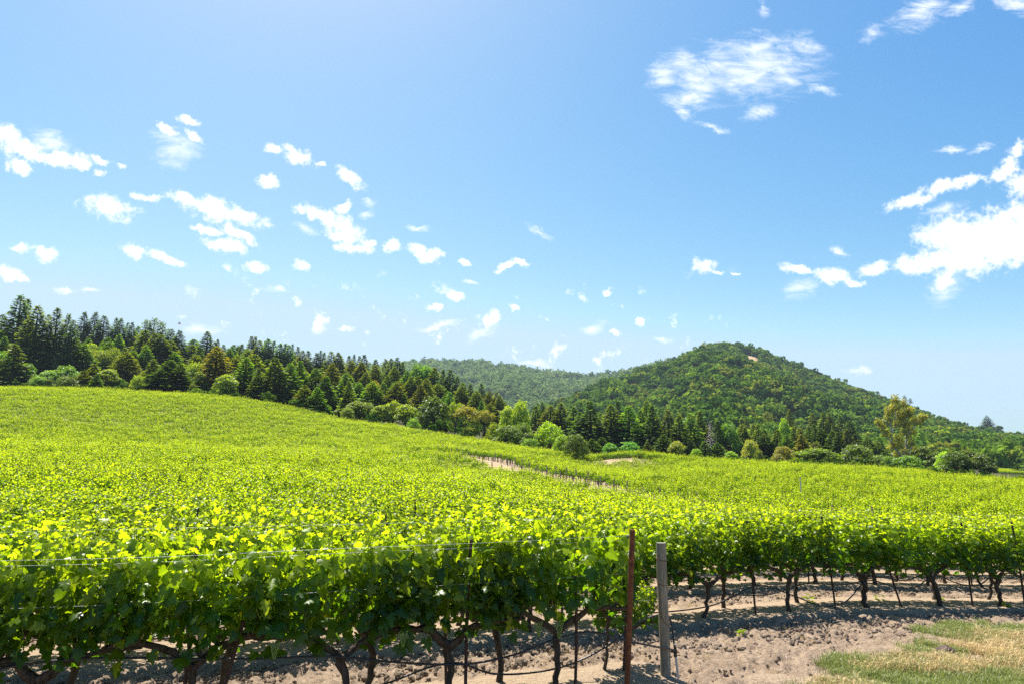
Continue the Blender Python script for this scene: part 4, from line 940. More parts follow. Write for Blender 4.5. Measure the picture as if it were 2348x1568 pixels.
def eucalyptus(H=20.0):
    r = np.random.default_rng(5); m = Mesh(); t = Mesh(); tips = []
    def tw(p, r0, r1): 
        p = np.array(p, float); t.tube(p, np.linspace(r0, r1, len(p)), 8, lump=.1, seed=len(tips)); return p
    tw([(0, 0, -.6), (.05, 0, .8), (.15, 0, 2.2)], .75, .55)
    mains = [[(.15, 0, 2.0), (.55, .1, 5.0), (1.0, 0, 8.6), (.8, .2, 11.0), (1.4, .1, 13.6), (1.0, 0, 16.5)], [(.1, 0, 1.9), (-1.0, .2, 3.4), (-2.4, .3, 5.6), (-2.9, .2, 8.4), (-2.6, .1, 11.5), (-2.9, 0, 14.5)],
             [(1.0, 0, 8.4), (2.6, .2, 10.2), (4.4, .2, 12.0), (5.6, .1, 13.4)], [(-2.5, .3, 6.0), (-3.9, -.3, 7.8), (-5.2, -.2, 10.0), (-5.9, 0, 12.2)], [(-2.6, .1, 9.5), (-1.6, -.4, 12.2), (-1.3, -.3, 16.0), (-1.0, 0, 18.2)],
             [(.8, .2, 10.6), (2.2, .6, 13.2), (2.6, .3, 15.6)], [(.3, 0, 3.2), (1.2, -.6, 4.6), (1.9, -.7, 6.2)], [(.1, 0, 2.2), (-.7, -.7, 4.0), (-1.3, -.9, 6.6)]]
    for i, p in enumerate(mains): tw(p, .34 if i < 2 else .18, .05)
    cl = [(1.0, 0, 17.6, 1.2), (-1.0, 0, 18.8, 1.25), (1.5, .2, 15.0, 1.5), (-1.2, 0, 16.6, 1.4), (-2.9, 0, 15.6, 1.3), (-3.3, .1, 13.6, 1.2), (2.6, .3, 15.4, 1.4), (3.4, .3, 13.0, 1.2), (5.5, .1, 13.8, 1.1), (4.6, 0, 12.4, 1.1), (6.2, 0, 14.0, .8), (-5.9, 0, 12.6, 1.0),
          (-5.3, -.1, 11.2, 1.1), (-4.6, -.2, 9.6, 1.1), (-3.6, 0, 9.0, 1.0), (0, 0, 14.2, 1.5), (.4, -.4, 12.2, 1.4), (2.0, .4, 11.4, 1.2), (-1.4, -.3, 12.0, 1.1), (-1.6, -.6, 8.2, 1.2), (-1.2, -.8, 6.4, 1.2), (-2.6, .2, 6.4, .9), (1.9, -.6, 6.8, 1.0), (1.6, -.2, 8.6, .9), (.2, -.5, 9.8, 1.1), (-.2, -.6, 4.6, .9), (-3.6, -.2, 5.4, .8), (3.0, .2, 9.8, .9), (-2.2, .2, 3.6, .8), (2.6, -.3, 5.2, .7)]
    for cx, cy_, cz, lr in cl:
        k = int(150 * lr ** 2); d = unit(r.normal(0, 1, (k, 3))); P = np.array([cx, cy_, cz]) + d * (lr * r.random(k) ** .4)[:, None] * np.array([.9, .9, 1.1])
        s_ = r.uniform(.34, .62, k)
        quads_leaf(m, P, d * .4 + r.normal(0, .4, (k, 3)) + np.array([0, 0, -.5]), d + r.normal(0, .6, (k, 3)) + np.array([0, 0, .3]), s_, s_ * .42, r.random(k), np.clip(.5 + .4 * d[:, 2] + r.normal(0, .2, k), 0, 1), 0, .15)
    return m.data('crown', M_TREELEAF), t.data('trunk', M_PALEBARK, True), 19.9, 6.6
def dead_tree(H=11.0):
    r = np.random.default_rng(15); m = Mesh(); b = Mesh()
    m.tube([(0, 0, -.5), (.08, 0, H * .4), (-.05, 0, H * .75), (.05, 0, H)], [.22, .16, .09, .02], 7, lump=.1)
    for i in range(34):
        q = .22 + .76 * i / 34; az = i * 2.4 + r.normal(0, .3); L = 3.0 * (1 - q) ** .6 + .3; o = np.array([math.cos(az), math.sin(az), 0])
        p0 = np.array([0, 0, H * q]); pts = [p0, p0 + o * L * .4 + (0, 0, L * .12), p0 + o * L * .75 - (0, 0, L * .18), p0 + o * L - (0, 0, L * .6)]
        b.tube(pts, [.05, .036, .024, .01], 4, caps=False)
        if i % 2: b.tube([pts[1], pts[1] + o * L * .3 + (o[1] * .5, -o[0] * .5, -.3)], [.02, .008], 3, caps=False)
    return b.data('branches', M_PALEBARK, True), m.data('trunk', M_PALEBARK, True), H, 2.4

LIB = {'F': [conifer(1, 20, 4.0, .98, 230, .12, .28), conifer(2, 20, 3.8, .88, 220, .05, .34, .03), conifer(3, 20, 4.2, 1.06, 240, .16, .3), conifer(4, 20, 4.0, .90, 215, .10, .38, .05)],
       'R': [conifer(11, 26, 5.0, .78, 300, .22, .26), conifer(12, 26, 5.2, .72, 310, .26, .30), conifer(13, 26, 4.8, .86, 300, .2, .24)],
       'P': [conifer(21, 22, 5.0, .42, 120, -.05, .5, .25, .75), conifer(22, 22, 4.6, .5, 110, -.08, .5, .2, .75)],
       'O': [broadleaf(31), broadleaf(32, 9, 4.8, 17), broadleaf(33, 10, 4.2, 14), broadleaf(34, 8.5, 4.6, 13, open_=.3)],
       'M': [broadleaf(41, 9, 4.2, 11, .34, .36, 2600, .6, .3), broadleaf(42, 9.5, 4.0, 10, .38, .36, 2400, .6, .3)],
       'B': [broadleaf(51, 4.5, 3.6, 13, .02, .34, 2200), broadleaf(52, 4.2, 3.8, 12, .02, .34, 2200)],
       'E': [eucalyptus()], 'D': [dead_tree()]}
NAME = {'F': 'fir_tree', 'R': 'redwood_tree', 'P': 'pine_tree', 'O': 'broadleaf_tree', 'M': 'madrone_tree', 'B': 'shrub', 'E': 'eucalyptus_tree', 'D': 'dead_tree'}
CAT = {'F': 'tree', 'R': 'tree', 'P': 'tree', 'O': 'tree', 'M': 'tree', 'B': 'shrub', 'E': 'tree', 'D': 'dead tree'}
GRP = {'F': 'firs around the vineyard', 'R': 'redwoods around the vineyard', 'P': 'pines on the skyline', 'O': 'broadleaf trees around the vineyard', 'M': 'madrones around the vineyard', 'B': 'shrubs at the vineyard edge'}
tree_no = 0
def plant_tree(kind, x, y, H, W, tint, label, group=None, z=None, rot=None):
    global tree_no
    lib = LIB[kind]; crown, trunk, h0, r0 = lib[tree_no % len(lib)]; tree_no += 1
    root = empty(NAME[kind], (x, y, gz(x, y) if z is None else z), rng.uniform(0, 6.28) if rot is None else rot)
    sw = np.clip(W * (1.7 if kind in 'FR' else 1.15), .35, 30) / r0
    root.scale = (sw, sw, H / h0)
    for nm2, d in (('trunk', trunk), (crown.name.split('.')[0], crown)):
        o = bpy.data.objects.new(nm2, d); COL.objects.link(o); o.parent = root
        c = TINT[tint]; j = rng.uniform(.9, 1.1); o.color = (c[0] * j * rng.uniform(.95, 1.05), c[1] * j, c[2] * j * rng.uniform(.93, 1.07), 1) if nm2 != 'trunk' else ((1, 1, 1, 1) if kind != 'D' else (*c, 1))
    tag(root, label, CAT[kind], group or GRP.get(kind)); return root
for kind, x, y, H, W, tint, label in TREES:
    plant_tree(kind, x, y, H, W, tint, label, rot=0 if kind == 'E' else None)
# trees that close the forest between the ones above
fill = np.random.default_rng(90)
for i in range(92):
    u = fill.uniform(-.80, .0); d = fill.uniform(215, 330); x, y = u * d, d
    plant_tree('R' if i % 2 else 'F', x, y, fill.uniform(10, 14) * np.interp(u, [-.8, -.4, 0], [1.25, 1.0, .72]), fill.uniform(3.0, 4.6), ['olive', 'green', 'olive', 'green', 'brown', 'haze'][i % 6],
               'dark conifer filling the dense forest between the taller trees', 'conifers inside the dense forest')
for i in range(26):
    u = fill.uniform(.03, .56); d = fill.uniform(235, 330); x, y = u * d, d
    plant_tree('F' if i % 2 else 'R', x, y, fill.uniform(9, 14), fill.uniform(2.6, 4.0), ['olive', 'green', 'dark', 'brown'][i % 4],
               'conifer in the belt between the vineyard and the mountain', 'conifers below the mountain')
for x, y, z, H, W, k, lab in ((615, 888, 47, 18, 6.5, 'R', 'large dark conifer standing out on the low right shoulder of the mountain'), (632, 892, 42, 11, 5, 'O', 'round dark tree right of the large conifer on the mountain shoulder'),
                              (541, 940, 86, 11, 3.5, 'P', 'flat topped pine on the mountain ridge right of the eucalyptus'), (550, 942, 84, 9, 3, 'P', 'smaller flat topped pine on the ridge beside its twin')):
    plant_tree(k, x, y, H, W, 'haze', lab, 'trees standing out on the mountain ridge', z=z)

# forest cover of the hills: one mass each
def lump_tree(seed, n=240, cone=False):
    r = np.random.default_rng(seed); m = Mesh()
    if cone:
        q = r.random(n) ** 1.3; az = r.random(n) * 6.283; rad = .46 * (1 - q) ** .8 * r.random(n) ** .35; d = np.stack([np.cos(az), np.sin(az), np.zeros(n)], 1)
        P = d * rad[:, None] + np.stack([0 * q, 0 * q, q * 1.9], 1); td = d + r.normal(0, .3, (n, 3)) + np.array([0, 0, -.2]); nm2 = np.array([0, 0, 1.0]) + d * .6 + r.normal(0, .3, (n, 3))
    else:
        c = r.normal(0, .22, (6, 3)); c[:, 2] = np.abs(c[:, 2]) * .9 + .34; w = r.integers(0, 6, n); d = unit(r.normal(0, 1, (n, 3))); d[:, 2] = np.where(d[:, 2] < -.2, -d[:, 2], d[:, 2])
        P = c[w] + d * (.30 * r.random(n) ** .3)[:, None]; td = np.cross(d, unit(r.normal(0, 1, (n, 3)))) + d * .25; nm2 = d + r.normal(0, .22, (n, 3))
    s_ = r.uniform(.13, .24, n)
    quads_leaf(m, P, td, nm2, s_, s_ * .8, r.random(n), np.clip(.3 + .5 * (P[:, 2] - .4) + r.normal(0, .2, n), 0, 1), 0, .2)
    return m
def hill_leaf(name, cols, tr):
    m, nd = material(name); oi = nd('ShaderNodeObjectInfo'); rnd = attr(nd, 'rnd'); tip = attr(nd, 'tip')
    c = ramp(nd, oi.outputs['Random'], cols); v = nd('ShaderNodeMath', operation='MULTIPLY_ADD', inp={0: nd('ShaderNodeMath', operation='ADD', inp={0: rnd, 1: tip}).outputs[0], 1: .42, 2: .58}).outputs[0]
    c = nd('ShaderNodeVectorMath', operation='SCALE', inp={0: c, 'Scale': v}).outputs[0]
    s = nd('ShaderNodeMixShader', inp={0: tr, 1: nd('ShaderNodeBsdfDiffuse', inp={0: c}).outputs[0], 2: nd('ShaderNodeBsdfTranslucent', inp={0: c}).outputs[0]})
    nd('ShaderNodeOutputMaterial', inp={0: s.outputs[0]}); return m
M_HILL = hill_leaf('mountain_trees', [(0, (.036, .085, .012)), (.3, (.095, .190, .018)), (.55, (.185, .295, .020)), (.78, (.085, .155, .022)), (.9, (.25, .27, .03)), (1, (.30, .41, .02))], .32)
M_FARHILL = hill_leaf('distant_trees', [(0, (.085, .145, .045)), (.4, (.17, .26, .07)), (.75, (.24, .34, .085)), (1, (.30, .36, .11))], .32)
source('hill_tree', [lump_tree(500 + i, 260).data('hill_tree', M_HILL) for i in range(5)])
source('distant_tree', [lump_tree(600 + i, 110).data('distant_tree', M_FARHILL) for i in range(4)])
def cover(name, V, bare, src, spacing, size, label, count, seed, tmin=.0):
    r = np.random.default_rng(seed); nr, na = V.shape[:2]; P, = [V]
    a, b, c = V[:-1, :-1], V[1:, :-1], V[:-1, 1:]
    area = np.linalg.norm(np.cross(b - a, c - a), axis=-1); k = r.poisson(area / spacing ** 2)
    i, j = np.repeat(np.arange((nr - 1) * (na - 1)), k.ravel()) // (na - 1), np.repeat(np.arange((nr - 1) * (na - 1)), k.ravel()) % (na - 1)
    fu, fv = r.random(len(i)), r.random(len(i)); A = V[i, j]; p = A + (V[i + 1, j] - A) * fu[:, None] + (V[i, j + 1] - A) * fv[:, None]
    ok = (bare[i, j] < .3) & (i > tmin * nr) & (np.abs(p[:, 0] / p[:, 1]) < 1.0)
    p = p[ok]; k = len(p); s_ = size * r.uniform(.6, 1.35, k) * (.8 + .5 * fbm(p[:, 0] * .02, p[:, 1] * .02, seed))
    print(name, k)
    return scatter(name, p - np.array([0, 0, .8]), np.c_[np.zeros((k, 2)), r.random(k) * 6.28], np.stack([s_, s_, s_ * r.uniform(.8, 1.15, k)], 1), src, label, 'forest', count, seed)
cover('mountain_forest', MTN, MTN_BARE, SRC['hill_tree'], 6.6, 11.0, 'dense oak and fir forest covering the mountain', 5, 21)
cover('distant_forest', FAR, FAR_BARE, SRC['distant_tree'], 9.0, 14.0, 'hazy woodland covering the distant hill', 4, 22)
# undergrowth below the forest trees
ug = np.random.default_rng(60); k = 4400; u = ug.uniform(-.86, .9, k); d = ug.uniform(0, 1, k) ** .8 * 190 + crest_depth(u) + 16 + 12 * (u > .1); x, y = u * d, d
s_ = ug.uniform(1.6, 4.2, k) * np.where(u > .1, .55, 1); okk = ~((u > .66) & (d > 150)); x, y, s_ = x[okk], y[okk], s_[okk]; k = len(x)
scatter('undergrowth', np.stack([x, y, ground_z(x, y) - .3], 1), np.c_[np.zeros((k, 2)), ug.random(k) * 6.28], np.stack([s_, s_, s_ * .9], 1), SRC['hill_tree'], 'leafy undergrowth between the trees behind the vineyard', 'undergrowth', 4, 23)

# ------------------------------------------------------------------ posts, stakes, hoses, wires
def wooden_post(h=1.5, r=.058):
    m = Mesh(); n = 9; k = np.linspace(-.1, h, n); m.tube(np.stack([.004 * np.sin(k * 5), .004 * np.cos(k * 4), k], 1), np.r_[np.full(n - 1, r), r * .97], 16, lump=.03, seed=3)
    return m.data('end_post', M_WOODPOST)
def stake(h=1.72, bend=0.0):
    m = Mesh(); k = np.linspace(-.1, h, 5); pts = np.stack([bend * np.sin((k / h) * 3.1), 0 * k, k], 1)
    m.tube(pts, .017, 4, lump=0); m.tube(pts + np.array([0, .016, 0]), .010, 4); return m.data('steel_stake', M_STAKE)
POST = wooden_post(); STAKE = [stake(), stake(1.78, .02), stake(1.66, -.015)]
def place(name, data, x, y, label, cat, group=None, tilt=(0, 0), rz=0, scale=1.0, dz=0):
    o = bpy.data.objects.new(name, data); COL.objects.link(o); o.location = (x, y, gz(x, y) + dz); o.rotation_euler = (tilt[0], tilt[1], rz); o.scale = (1, 1, scale); return tag(o, label, cat, group)
px_, py_ = 1.73, 8.22
place('end_post', POST, px_, py_, 'thick weathered grey wooden end post between the two front hoses', 'post', 'wooden end posts', rz=.4)
# wire wraps round the big post
wm = Mesh()
for z0, dz in ((1.06, .02), (.72, .11), (1.33, .02)):
    a = np.linspace(0, 6.6, 30); wm.tube(np.stack([px_ + .062 * np.cos(a), py_ + .062 * np.sin(a), z0 + dz * np.sin(a - .8)], 1), .0028, 4)
tag(wm.build('wire_wrap', M_RUST), 'rusty tie wires wrapped round the weathered wooden end post', 'wire')
# rusty square end post of the front row
rm = Mesh(); rm.tube([(0, 0, -.1), (0, 0, .8), (0, 0, 1.74)], .029, 12)
x, y = xy(3.17, ROW0 - .38); ro = rm.build('rusty_post', M_RUST); ro.location = (x, y, 0); ro.rotation_euler = (0, math.radians(3.8), 0)
tag(ro, 'tall rust red steel end post closing the front row', 'post')
def stake_at(s, n, label, group, lean=0.0, k=0, sc=1.0):
    x, y = xy(s, n); return place('steel_stake', STAKE[k % 3], x, y, label, 'stake', group, (0.02 * math.sin(s * 7), lean), ROW_ANGLE, sc)
G = 'dark steel stakes of the vine rows'
for i, (s_, n, lean, lab, sc) in enumerate(((-.72, 7.02, .22, 'dark steel stake leaning right beside the fourth front row trunk', .62), (-.98, 7.12, .02, 'upright dark steel stake next to the leaning stake in the front row', .95),
        (1.60, 7.04, .03, 'dark steel stake crossing both hoses in the middle of the front row', 1.0), (1.55, 7.75, -.03, 'slim dark steel stake right of the second front row trunk', .9), (2.75, 7.06, .02, 'dark steel stake hugging the forked trunk left of the rusty post', .7),
        (3.62, 7.72, .10, 'dark steel stake slanting with the trunk left of the rusty post', .9), (-2.9, 7.05, .06, 'dark steel stake leaning at the left edge of the front row', .9),
        (3.62, 9.78, .02, 'short reddish stake behind the small shoot left of the wooden post', .8))): stake_at(s_, n, lab, G, lean, i, sc)
for i, (s_, lean) in enumerate(((6.9, -.03), (8.42, -.10), (9.78, -.26), (11.32, -.02), (12.53, -.04))):
    stake_at(s_ + (.0), ROW0 + PITCH, '%s dark steel stake right of the wooden post in the second row' % ORD[i], G, lean, i, .86)
for i, s_ in enumerate((13.98, 15.4)): stake_at(s_, ROW0 + PITCH, 'dark steel stake at the far right end of the second row', G, -.04, i, .88)
for k in range(1, 9):
    n = ROW0 + PITCH * k + .1
    for s_ in np.arange(-40, 40, 4.4 if k < 4 else 7.3) + k * .9:
        x, y = xy(s_, n)
        if not in_view(x, y, .8) or not field_kind(np.array([s_]), np.array([n]))[0] or (k == 1 and s_ > 3.3): continue
        stake_at(s_, n, 'dark steel stake poking out of the leaves in the %s vine row' % (ROWN + ['ninth'])[k], G, rng.normal(0, .05), int(rng.integers(0, 3)), rng.uniform(.80, .93))
sp = []
for k in range(9, 34):
    n = ROW0 + PITCH * k + .3; s_ = np.arange(-70, 90, 8.8) + rng.uniform(0, 5); x, y = xy(s_, n); ok = in_view(x, y, .8) & field_kind(s_, np.full_like(s_, n)); sp.append(np.stack([x[ok], y[ok]], 1))
sp = np.concatenate(sp); k = len(sp); source('stake', STAKE)
scatter('distant_stakes', np.c_[sp, ground_z(sp[:, 0], sp[:, 1])], np.c_[rng.normal(0, .05, (k, 2)), np.zeros(k)], np.stack([np.ones(k) * 1.2, np.ones(k) * 1.2, rng.uniform(.85, .98, k)], 1), SRC['stake'], 'tiny dark stakes poking out of the far vine rows', 'stake', 3, 5)
for k in range(2, 34):
    n = ROW0 + PITCH * k + PAIR / 2
    for off, side in ((-1.5, 'near'), (3.0, 'far')):
        # where the row meets that side of the headland
        t = np.linspace(-60, 60, 4801); x, y = xy(t, n); h = headland(x, y) - off + (2.3 * sstep(66, 92, y) if side == 'near' else 0); i = int(np.argmin(np.abs(h)))
        if abs(h[i]) > .2 or y[i] > 100 or (side == 'far' and k < 9): continue
        place('end_post', POST, x[i], y[i], 'weathered end post on the %s side of the diagonal dirt headland' % side, 'post', 'end posts along the headland, %s side' % side, (rng.normal(0, .03), rng.normal(0, .03)), rng.uniform(0, 6), rng.uniform(.92, 1.08))
        if k % 2 == 0:
            x2, y2 = xy(t[i] - (1.2 if side == 'near' else -1.2), n); place('steel_stake', STAKE[k % 3], x2, y2, 'rusty stake beside an end post on the %s side of the headland' % side, 'stake', 'stakes along the headland, %s side' % side, scale=1.12)
x, y = .414 * 62, 62.0
pm = Mesh(); pm.tube([(0, 0, -.1), (0, 0, 1.2), (0, 0, 2.5)], .05, 8); o = pm.build('marker_pipe', M_PVC); o.location = (x, y, gz(x, y)); tag(o, 'pale thin pipe standing alone in the right hand vines', 'pipe')

def smooth_path(pts, n=90):
    pts = np.array(pts, float); t = np.r_[0, np.cumsum(np.linalg.norm(np.diff(pts, axis=0), axis=1))]; q = np.linspace(0, t[-1], n)
    m_ = np.gradient(pts, t, axis=0); out = []
    for v in q:
        i = min(max(np.searchsorted(t, v) - 1, 0), len(t) - 2); h = t[i + 1] - t[i]; s_ = (v - t[i]) / h
        out.append((2 * s_ ** 3 - 3 * s_ ** 2 + 1) * pts[i] + (s_ ** 3 - 2 * s_ ** 2 + s_) * h * m_[i] + (-2 * s_ ** 3 + 3 * s_ ** 2) * pts[i + 1] + (s_ ** 3 - s_ ** 2) * h * m_[i + 1])
    return np.array(out)
def hose(knots, n, label, rad=.0105, zoff=0.0):
    pts = []
    for s_, z in knots:
        x, y = xy(s_, n); pts.append((x, y, z + zoff))
    m = Mesh(); m.tube(smooth_path(pts, 30 + len(knots) * 8), rad, 8); return tag(m.build('drip_hose', M_HOSE, smooth=True), label, 'hose', 'black drip irrigation hoses')
fx, fy, fz = *xy(4.13, 7.42), .30
def hose_to_fitting(knots, n, label):
    pts = [(*xy(s_, n), z) for s_, z in knots[:-2]] + [(fx, fy, fz + .02)]
    m = Mesh(); m.tube(smooth_path(pts, 120), .0105, 8); return tag(m.build('drip_hose', M_HOSE, smooth=True), label, 'hose', 'black drip irrigation hoses')
hose_to_fitting([(-4.5, .42), (-3.2, .3)] + HOSE_FRONT, 7.02, 'black drip hose sagging in long waves along the front row trunks')
hose_to_fitting([(-.6, .10), (.3, .12)] + HOSE_BACK, 7.58, 'black drip hose looping low behind the front row and over the wooden post')
rmesh = empty('drip_riser', (fx, fy, 0)); tag(rmesh, 'grey irrigation riser with black tee fitting right of the wooden post', 'pipe')
m = Mesh(); m.tube([(.02, -.02, -.05), (.012, -.01, .12), (0, 0, .27)], .014, 10); m.build('pipe', M_PVC, rmesh, smooth=True)
m = Mesh(); m.tube([(0, 0, .25), (0, 0, .29), (0, 0, .36)], [.019, .02, .016], 10); m.tube([(-.05, 0, .31), (0, 0, .31), (.02, 0, .31)], .016, 10); m.build('tee_fitting', M_HOSE, rmesh, smooth=True)
m = Mesh(); m.tube([(0, 0, .37), (0, 0, .378), (0, 0, .386)], .0165, 10); m.build('hose_clamp', M_WIRE, rmesh)
R2A = [(-9, .45), (-7.4, .3), (-6, .5), (-4.4, .25), (-3, .5), (-1.6, .3), (-.2, .48), (1.2, .28), (2.6, .5), (4.2, .28), (5.4, .22), (6.1, .27), (7.0, .52), (7.6, .33), (8.2, .14), (8.55, .18), (9.07, .50), (9.6, .38), (10.0, .34), (10.5, .52), (11.0, .36), (11.4, .31), (12.0, .54), (12.6, .35), (13.5, .45), (15, .3), (17, .5)]
R2B = [(-9, .4), (-6.5, .28), (-4, .45), (-2, .25), (0, .42), (2.2, .26), (4.4, .36), (6.0, .32), (6.8, .28), (7.6, .24), (8.3, .38), (9.2, .33), (9.9, .42), (10.5, .34), (11.2, .48), (11.9, .33), (12.5, .44), (13.6, .3), (15.4, .45), (17, .35)]
hose(R2A, ROW0 + PITCH - .05, 'black drip hose hanging in deep loops along the second row, near side')
hose(R2B, ROW0 + PITCH + PAIR - .05, 'black drip hose hanging along the second row, far side')
hose([(s_ - 1.1, z + .03) for s_, z in R2A] + [(18.5, .4)], ROW0 + 2 * PITCH - .05, 'black drip hose along the third row under the leaves')
def wire(n, z, s0, s1, label, sag=.012):
    pts = []
    for t in np.linspace(0, 1, 25):
        s_ = s0 + (s1 - s0) * t; x, y = xy(s_, n); pts.append((x, y, gz(x, y) + z - sag * math.sin(t * math.pi * 4) ** 2))
    m = Mesh(); m.tube(pts, .0014, 4); tag(m.build('trellis_wire', M_WIRE), label, 'wire', 'trellis wires')
for n, z, lab in ((6.86, 1.66, 'upper galvanised trellis wire running in front of the front row leaves'), (6.98, 1.60, 'second galvanised trellis wire just below the top front row wire'), (6.90, 1.27, 'lower galvanised trellis wire on the shaded side of the front row'),
                  (7.1, .80, 'galvanised cordon wire along the front row trunk heads'), (7.75, .80, 'galvanised cordon wire behind the front row')): wire(n, z, -9, 3.4 if n < 7.3 else 4.0, lab)
wire(9.66, 1.63, -10, 22, 'galvanised foliage wire over the second vine row'); wire(9.8, .80, -10, 22, 'galvanised cordon wire along the second row trunks'); wire(10.45, .80, -10, 22, 'galvanised cordon wire on the far side of the second row')

# unripe grape bunches under the front row leaves
def ico():
    p = (1 + 5 ** .5) / 2; v = unit(np.array([(-1, p, 0), (1, p, 0), (-1, -p, 0), (1, -p, 0), (0, -1, p), (0, 1, p), (0, -1, -p), (0, 1, -p), (p, 0, -1), (p, 0, 1), (-p, 0, -1), (-p, 0, 1)]))
    f = np.array([(0, 11, 5), (0, 5, 1), (0, 1, 7), (0, 7, 10), (0, 10, 11), (1, 5, 9), (5, 11, 4), (11, 10, 2), (10, 7, 6), (7, 1, 8), (3, 9, 4), (3, 4, 2), (3, 2, 6), (3, 6, 8), (3, 8, 9), (4, 9, 5), (2, 4, 11), (6, 2, 10), (8, 6, 7), (9, 8, 1)])
    return v, f
IV, IF = ico()
def subdiv(v, f):
    a, b, c = v[f[:, 0]], v[f[:, 1]], v[f[:, 2]]; n = len(f); V = unit(np.concatenate([a, b, c, a + b, b + c, c + a]))
    i = np.arange(n); A, B, C_, D, E, F_ = (i + k * n for k in range(6))
    return V, np.concatenate([np.stack(q, 1) for q in ((A, D, F_), (D, B, E), (F_, E, C_), (D, E, F_))])
for j, (s_, z) in enumerate(((2.30, .83), (2.52, .80), (.95, .83), (-.2, .81))):
    m = Mesh(); r = np.random.default_rng(j)
    for i in range(46):
        q = i / 46; a = i * 2.4; rad = .038 * (1 - q * .8); m.add(IV * .0085 + np.array([rad * math.cos(a), rad * math.sin(a), -.14 * q + .02]), IF)
    x, y = xy(s_, 6.86); o = m.build('grape_bunch', M_GRAPE, smooth=True); o.location = (x, y, z); tag(o, 'small unripe green grape bunch hanging under the front row leaves', 'grapes', 'unripe grape bunches')

# ------------------------------------------------------------------ clods, stones, grass, weeds
def clod(seed):
    r = np.random.default_rng(seed); v, f = IV, IF
    v, f = subdiv(v, f); d = 1 + .35 * (fbm(v[:, 0] * 2 + seed, v[:, 1] * 2 + v[:, 2], seed, 3) - .5) * 2; m = Mesh(); m.add(v * d[:, None] * np.array([1, .85, .62]), f); return m
source('clod', [clod(700 + i).data('clod', M_ROCK) for i in range(6)])
cr = np.random.default_rng(71); k = 110000; u = cr.uniform(-.85, .95, k); d = 4.0 + 16 * cr.random(k) ** 1.4; x, y = u * d, d; s_, n = sn(x, y)
dd = np.abs((n - ROW0 - PAIR / 2 + PITCH / 2) % PITCH - PITCH / 2); ok = (verge(x, y) < .5 * cr.random(k)) & ((dd > .75) | (cr.random(k) < .12) | (n < 6.6)) & (fbm(x * 1.3, y * 1.3, 44) + cr.uniform(-.15, .15, k) > .45)
x, y = x[ok], y[ok]; k = len(x); sz = .007 + .030 * cr.random(k) ** 3.5
scatter('soil_clods', np.stack([x, y, ground_z(x, y) + .01], 1), cr.uniform(0, 6.28, (k, 3)), np.stack([sz] * 3, 1) * cr.uniform(.8, 1.3, (k, 3)), SRC['clod'], 'loose brown soil clods scattered over the tilled ground', 'soil', 6, 6)
k = 14000; u = cr.uniform(-.85, .95, k); d = 4.5 + 12 * cr.random(k) ** 1.2; x, y = u * d, d; s_, n = sn(x, y)
dd = np.abs((n - ROW0 - PAIR / 2 + PITCH / 2) % PITCH - PITCH / 2); ok = (verge(x, y) < -.1) & ((dd > .8) | (n < 6.5)) & (fbm(x * 1.9, y * 1.9, 48) + cr.uniform(-.1, .1, k) > .47)
x, y = x[ok], y[ok]; k = len(x); sz = .018 + .045 * cr.random(k) ** 3
scatter('earth_lumps', np.stack([x, y, ground_z(x, y) + .005], 1), cr.uniform(0, 6.28, (k, 3)), np.stack([sz] * 3, 1) * cr.uniform(.75, 1.3, (k, 3)), SRC['clod'], 'larger brown lumps of tilled earth between the vine rows', 'soil', 6, 7)
for (x, y, s_, lab, mt) in ((4.07, 10.91, .11, 'pale grey stone lying in the shadow edge of the second row', M_ROCK), (5.54, 9.28, .13, 'dark clod of earth lying in the grassy verge', M_STAKE), (-3.2, 6.6, .10, 'brown stone on the pale strip under the front row', M_ROCK)):
    o = clod(int(x * 10) + 90).build('stone', mt); o.location = (x, y, gz(x, y) + .03); o.scale = (s_, s_ * .9, s_); tag(o, lab, 'stone')
def tuft_mesh(seed, n, h, w, spread, lean):
    r = np.random.default_rng(seed); m = Mesh(); V, F, rn, tp = [], [], [], []
    for i in range(n):
        a = r.random() * 6.283; b = np.array([r.normal(0, spread), r.normal(0, spread), 0]); o = np.array([math.cos(a), math.sin(a), 0]); s2 = np.array([-o[1], o[0], 0]); H = h * r.uniform(.5, 1.25); L = lean * r.uniform(.2, 1.6)
        k = len(V) * 1; V += [b - s2 * w, b + s2 * w, b + o * L * H * .4 + s2 * w * .7 + (0, 0, H * .6), b + o * L * H * .4 - s2 * w * .7 + (0, 0, H * .6), b + o * L * H + (0, 0, H * (1 - .3 * L))]
        F.append((k, k + 1, k + 2, k + 3)); rn += [r.random()] * 5; tp += [0, 0, .5, .5, 1]
        m.add(np.array(V[-5:]), [(0, 1, 2, 3)], rnd=rn[-5:], tip=tp[-5:]); m.add(np.array(V[-3:]), [(0, 2, 1)], rnd=rn[-3:], tip=[.5, .5, 1])
    return m
source('straw', [tuft_mesh(800 + i, 34, .085, .0022, .05, .9).data('straw', M_STRAW) for i in range(4)])
source('grass', [tuft_mesh(820 + i, 34, .075, .0024, .045, .6).data('grass', M_GRASS) for i in range(4)])
gr = np.random.default_rng(81); k = 60000; x = gr.uniform(1.6, 17, k); y = gr.uniform(5.5, 17, k); v = verge(x, y) + (fbm(x * 1.1, y * 1.1, 5) - .5) * 1.6
g = fbm(x * .9, y * .9, 21, 4) + .05 * sstep(3.5, 7, x) + .10 * sstep(.9, .1, v) * (x > 5); dens = fbm(x * 2.2, y * 2.2, 33, 3)
inview = (np.abs(x) < .86 * y)
st = inview & (v > .05 * gr.random(k)) & (dens + gr.uniform(-.16, .16, k) > .49) & (g < .62) & (gr.random(k) < sstep(0, 1.3, v))
gn = inview & (v > .0) & (g + gr.uniform(-.05, .05, k) > .53) & (dens > .36) & (gr.random(k) < .85)
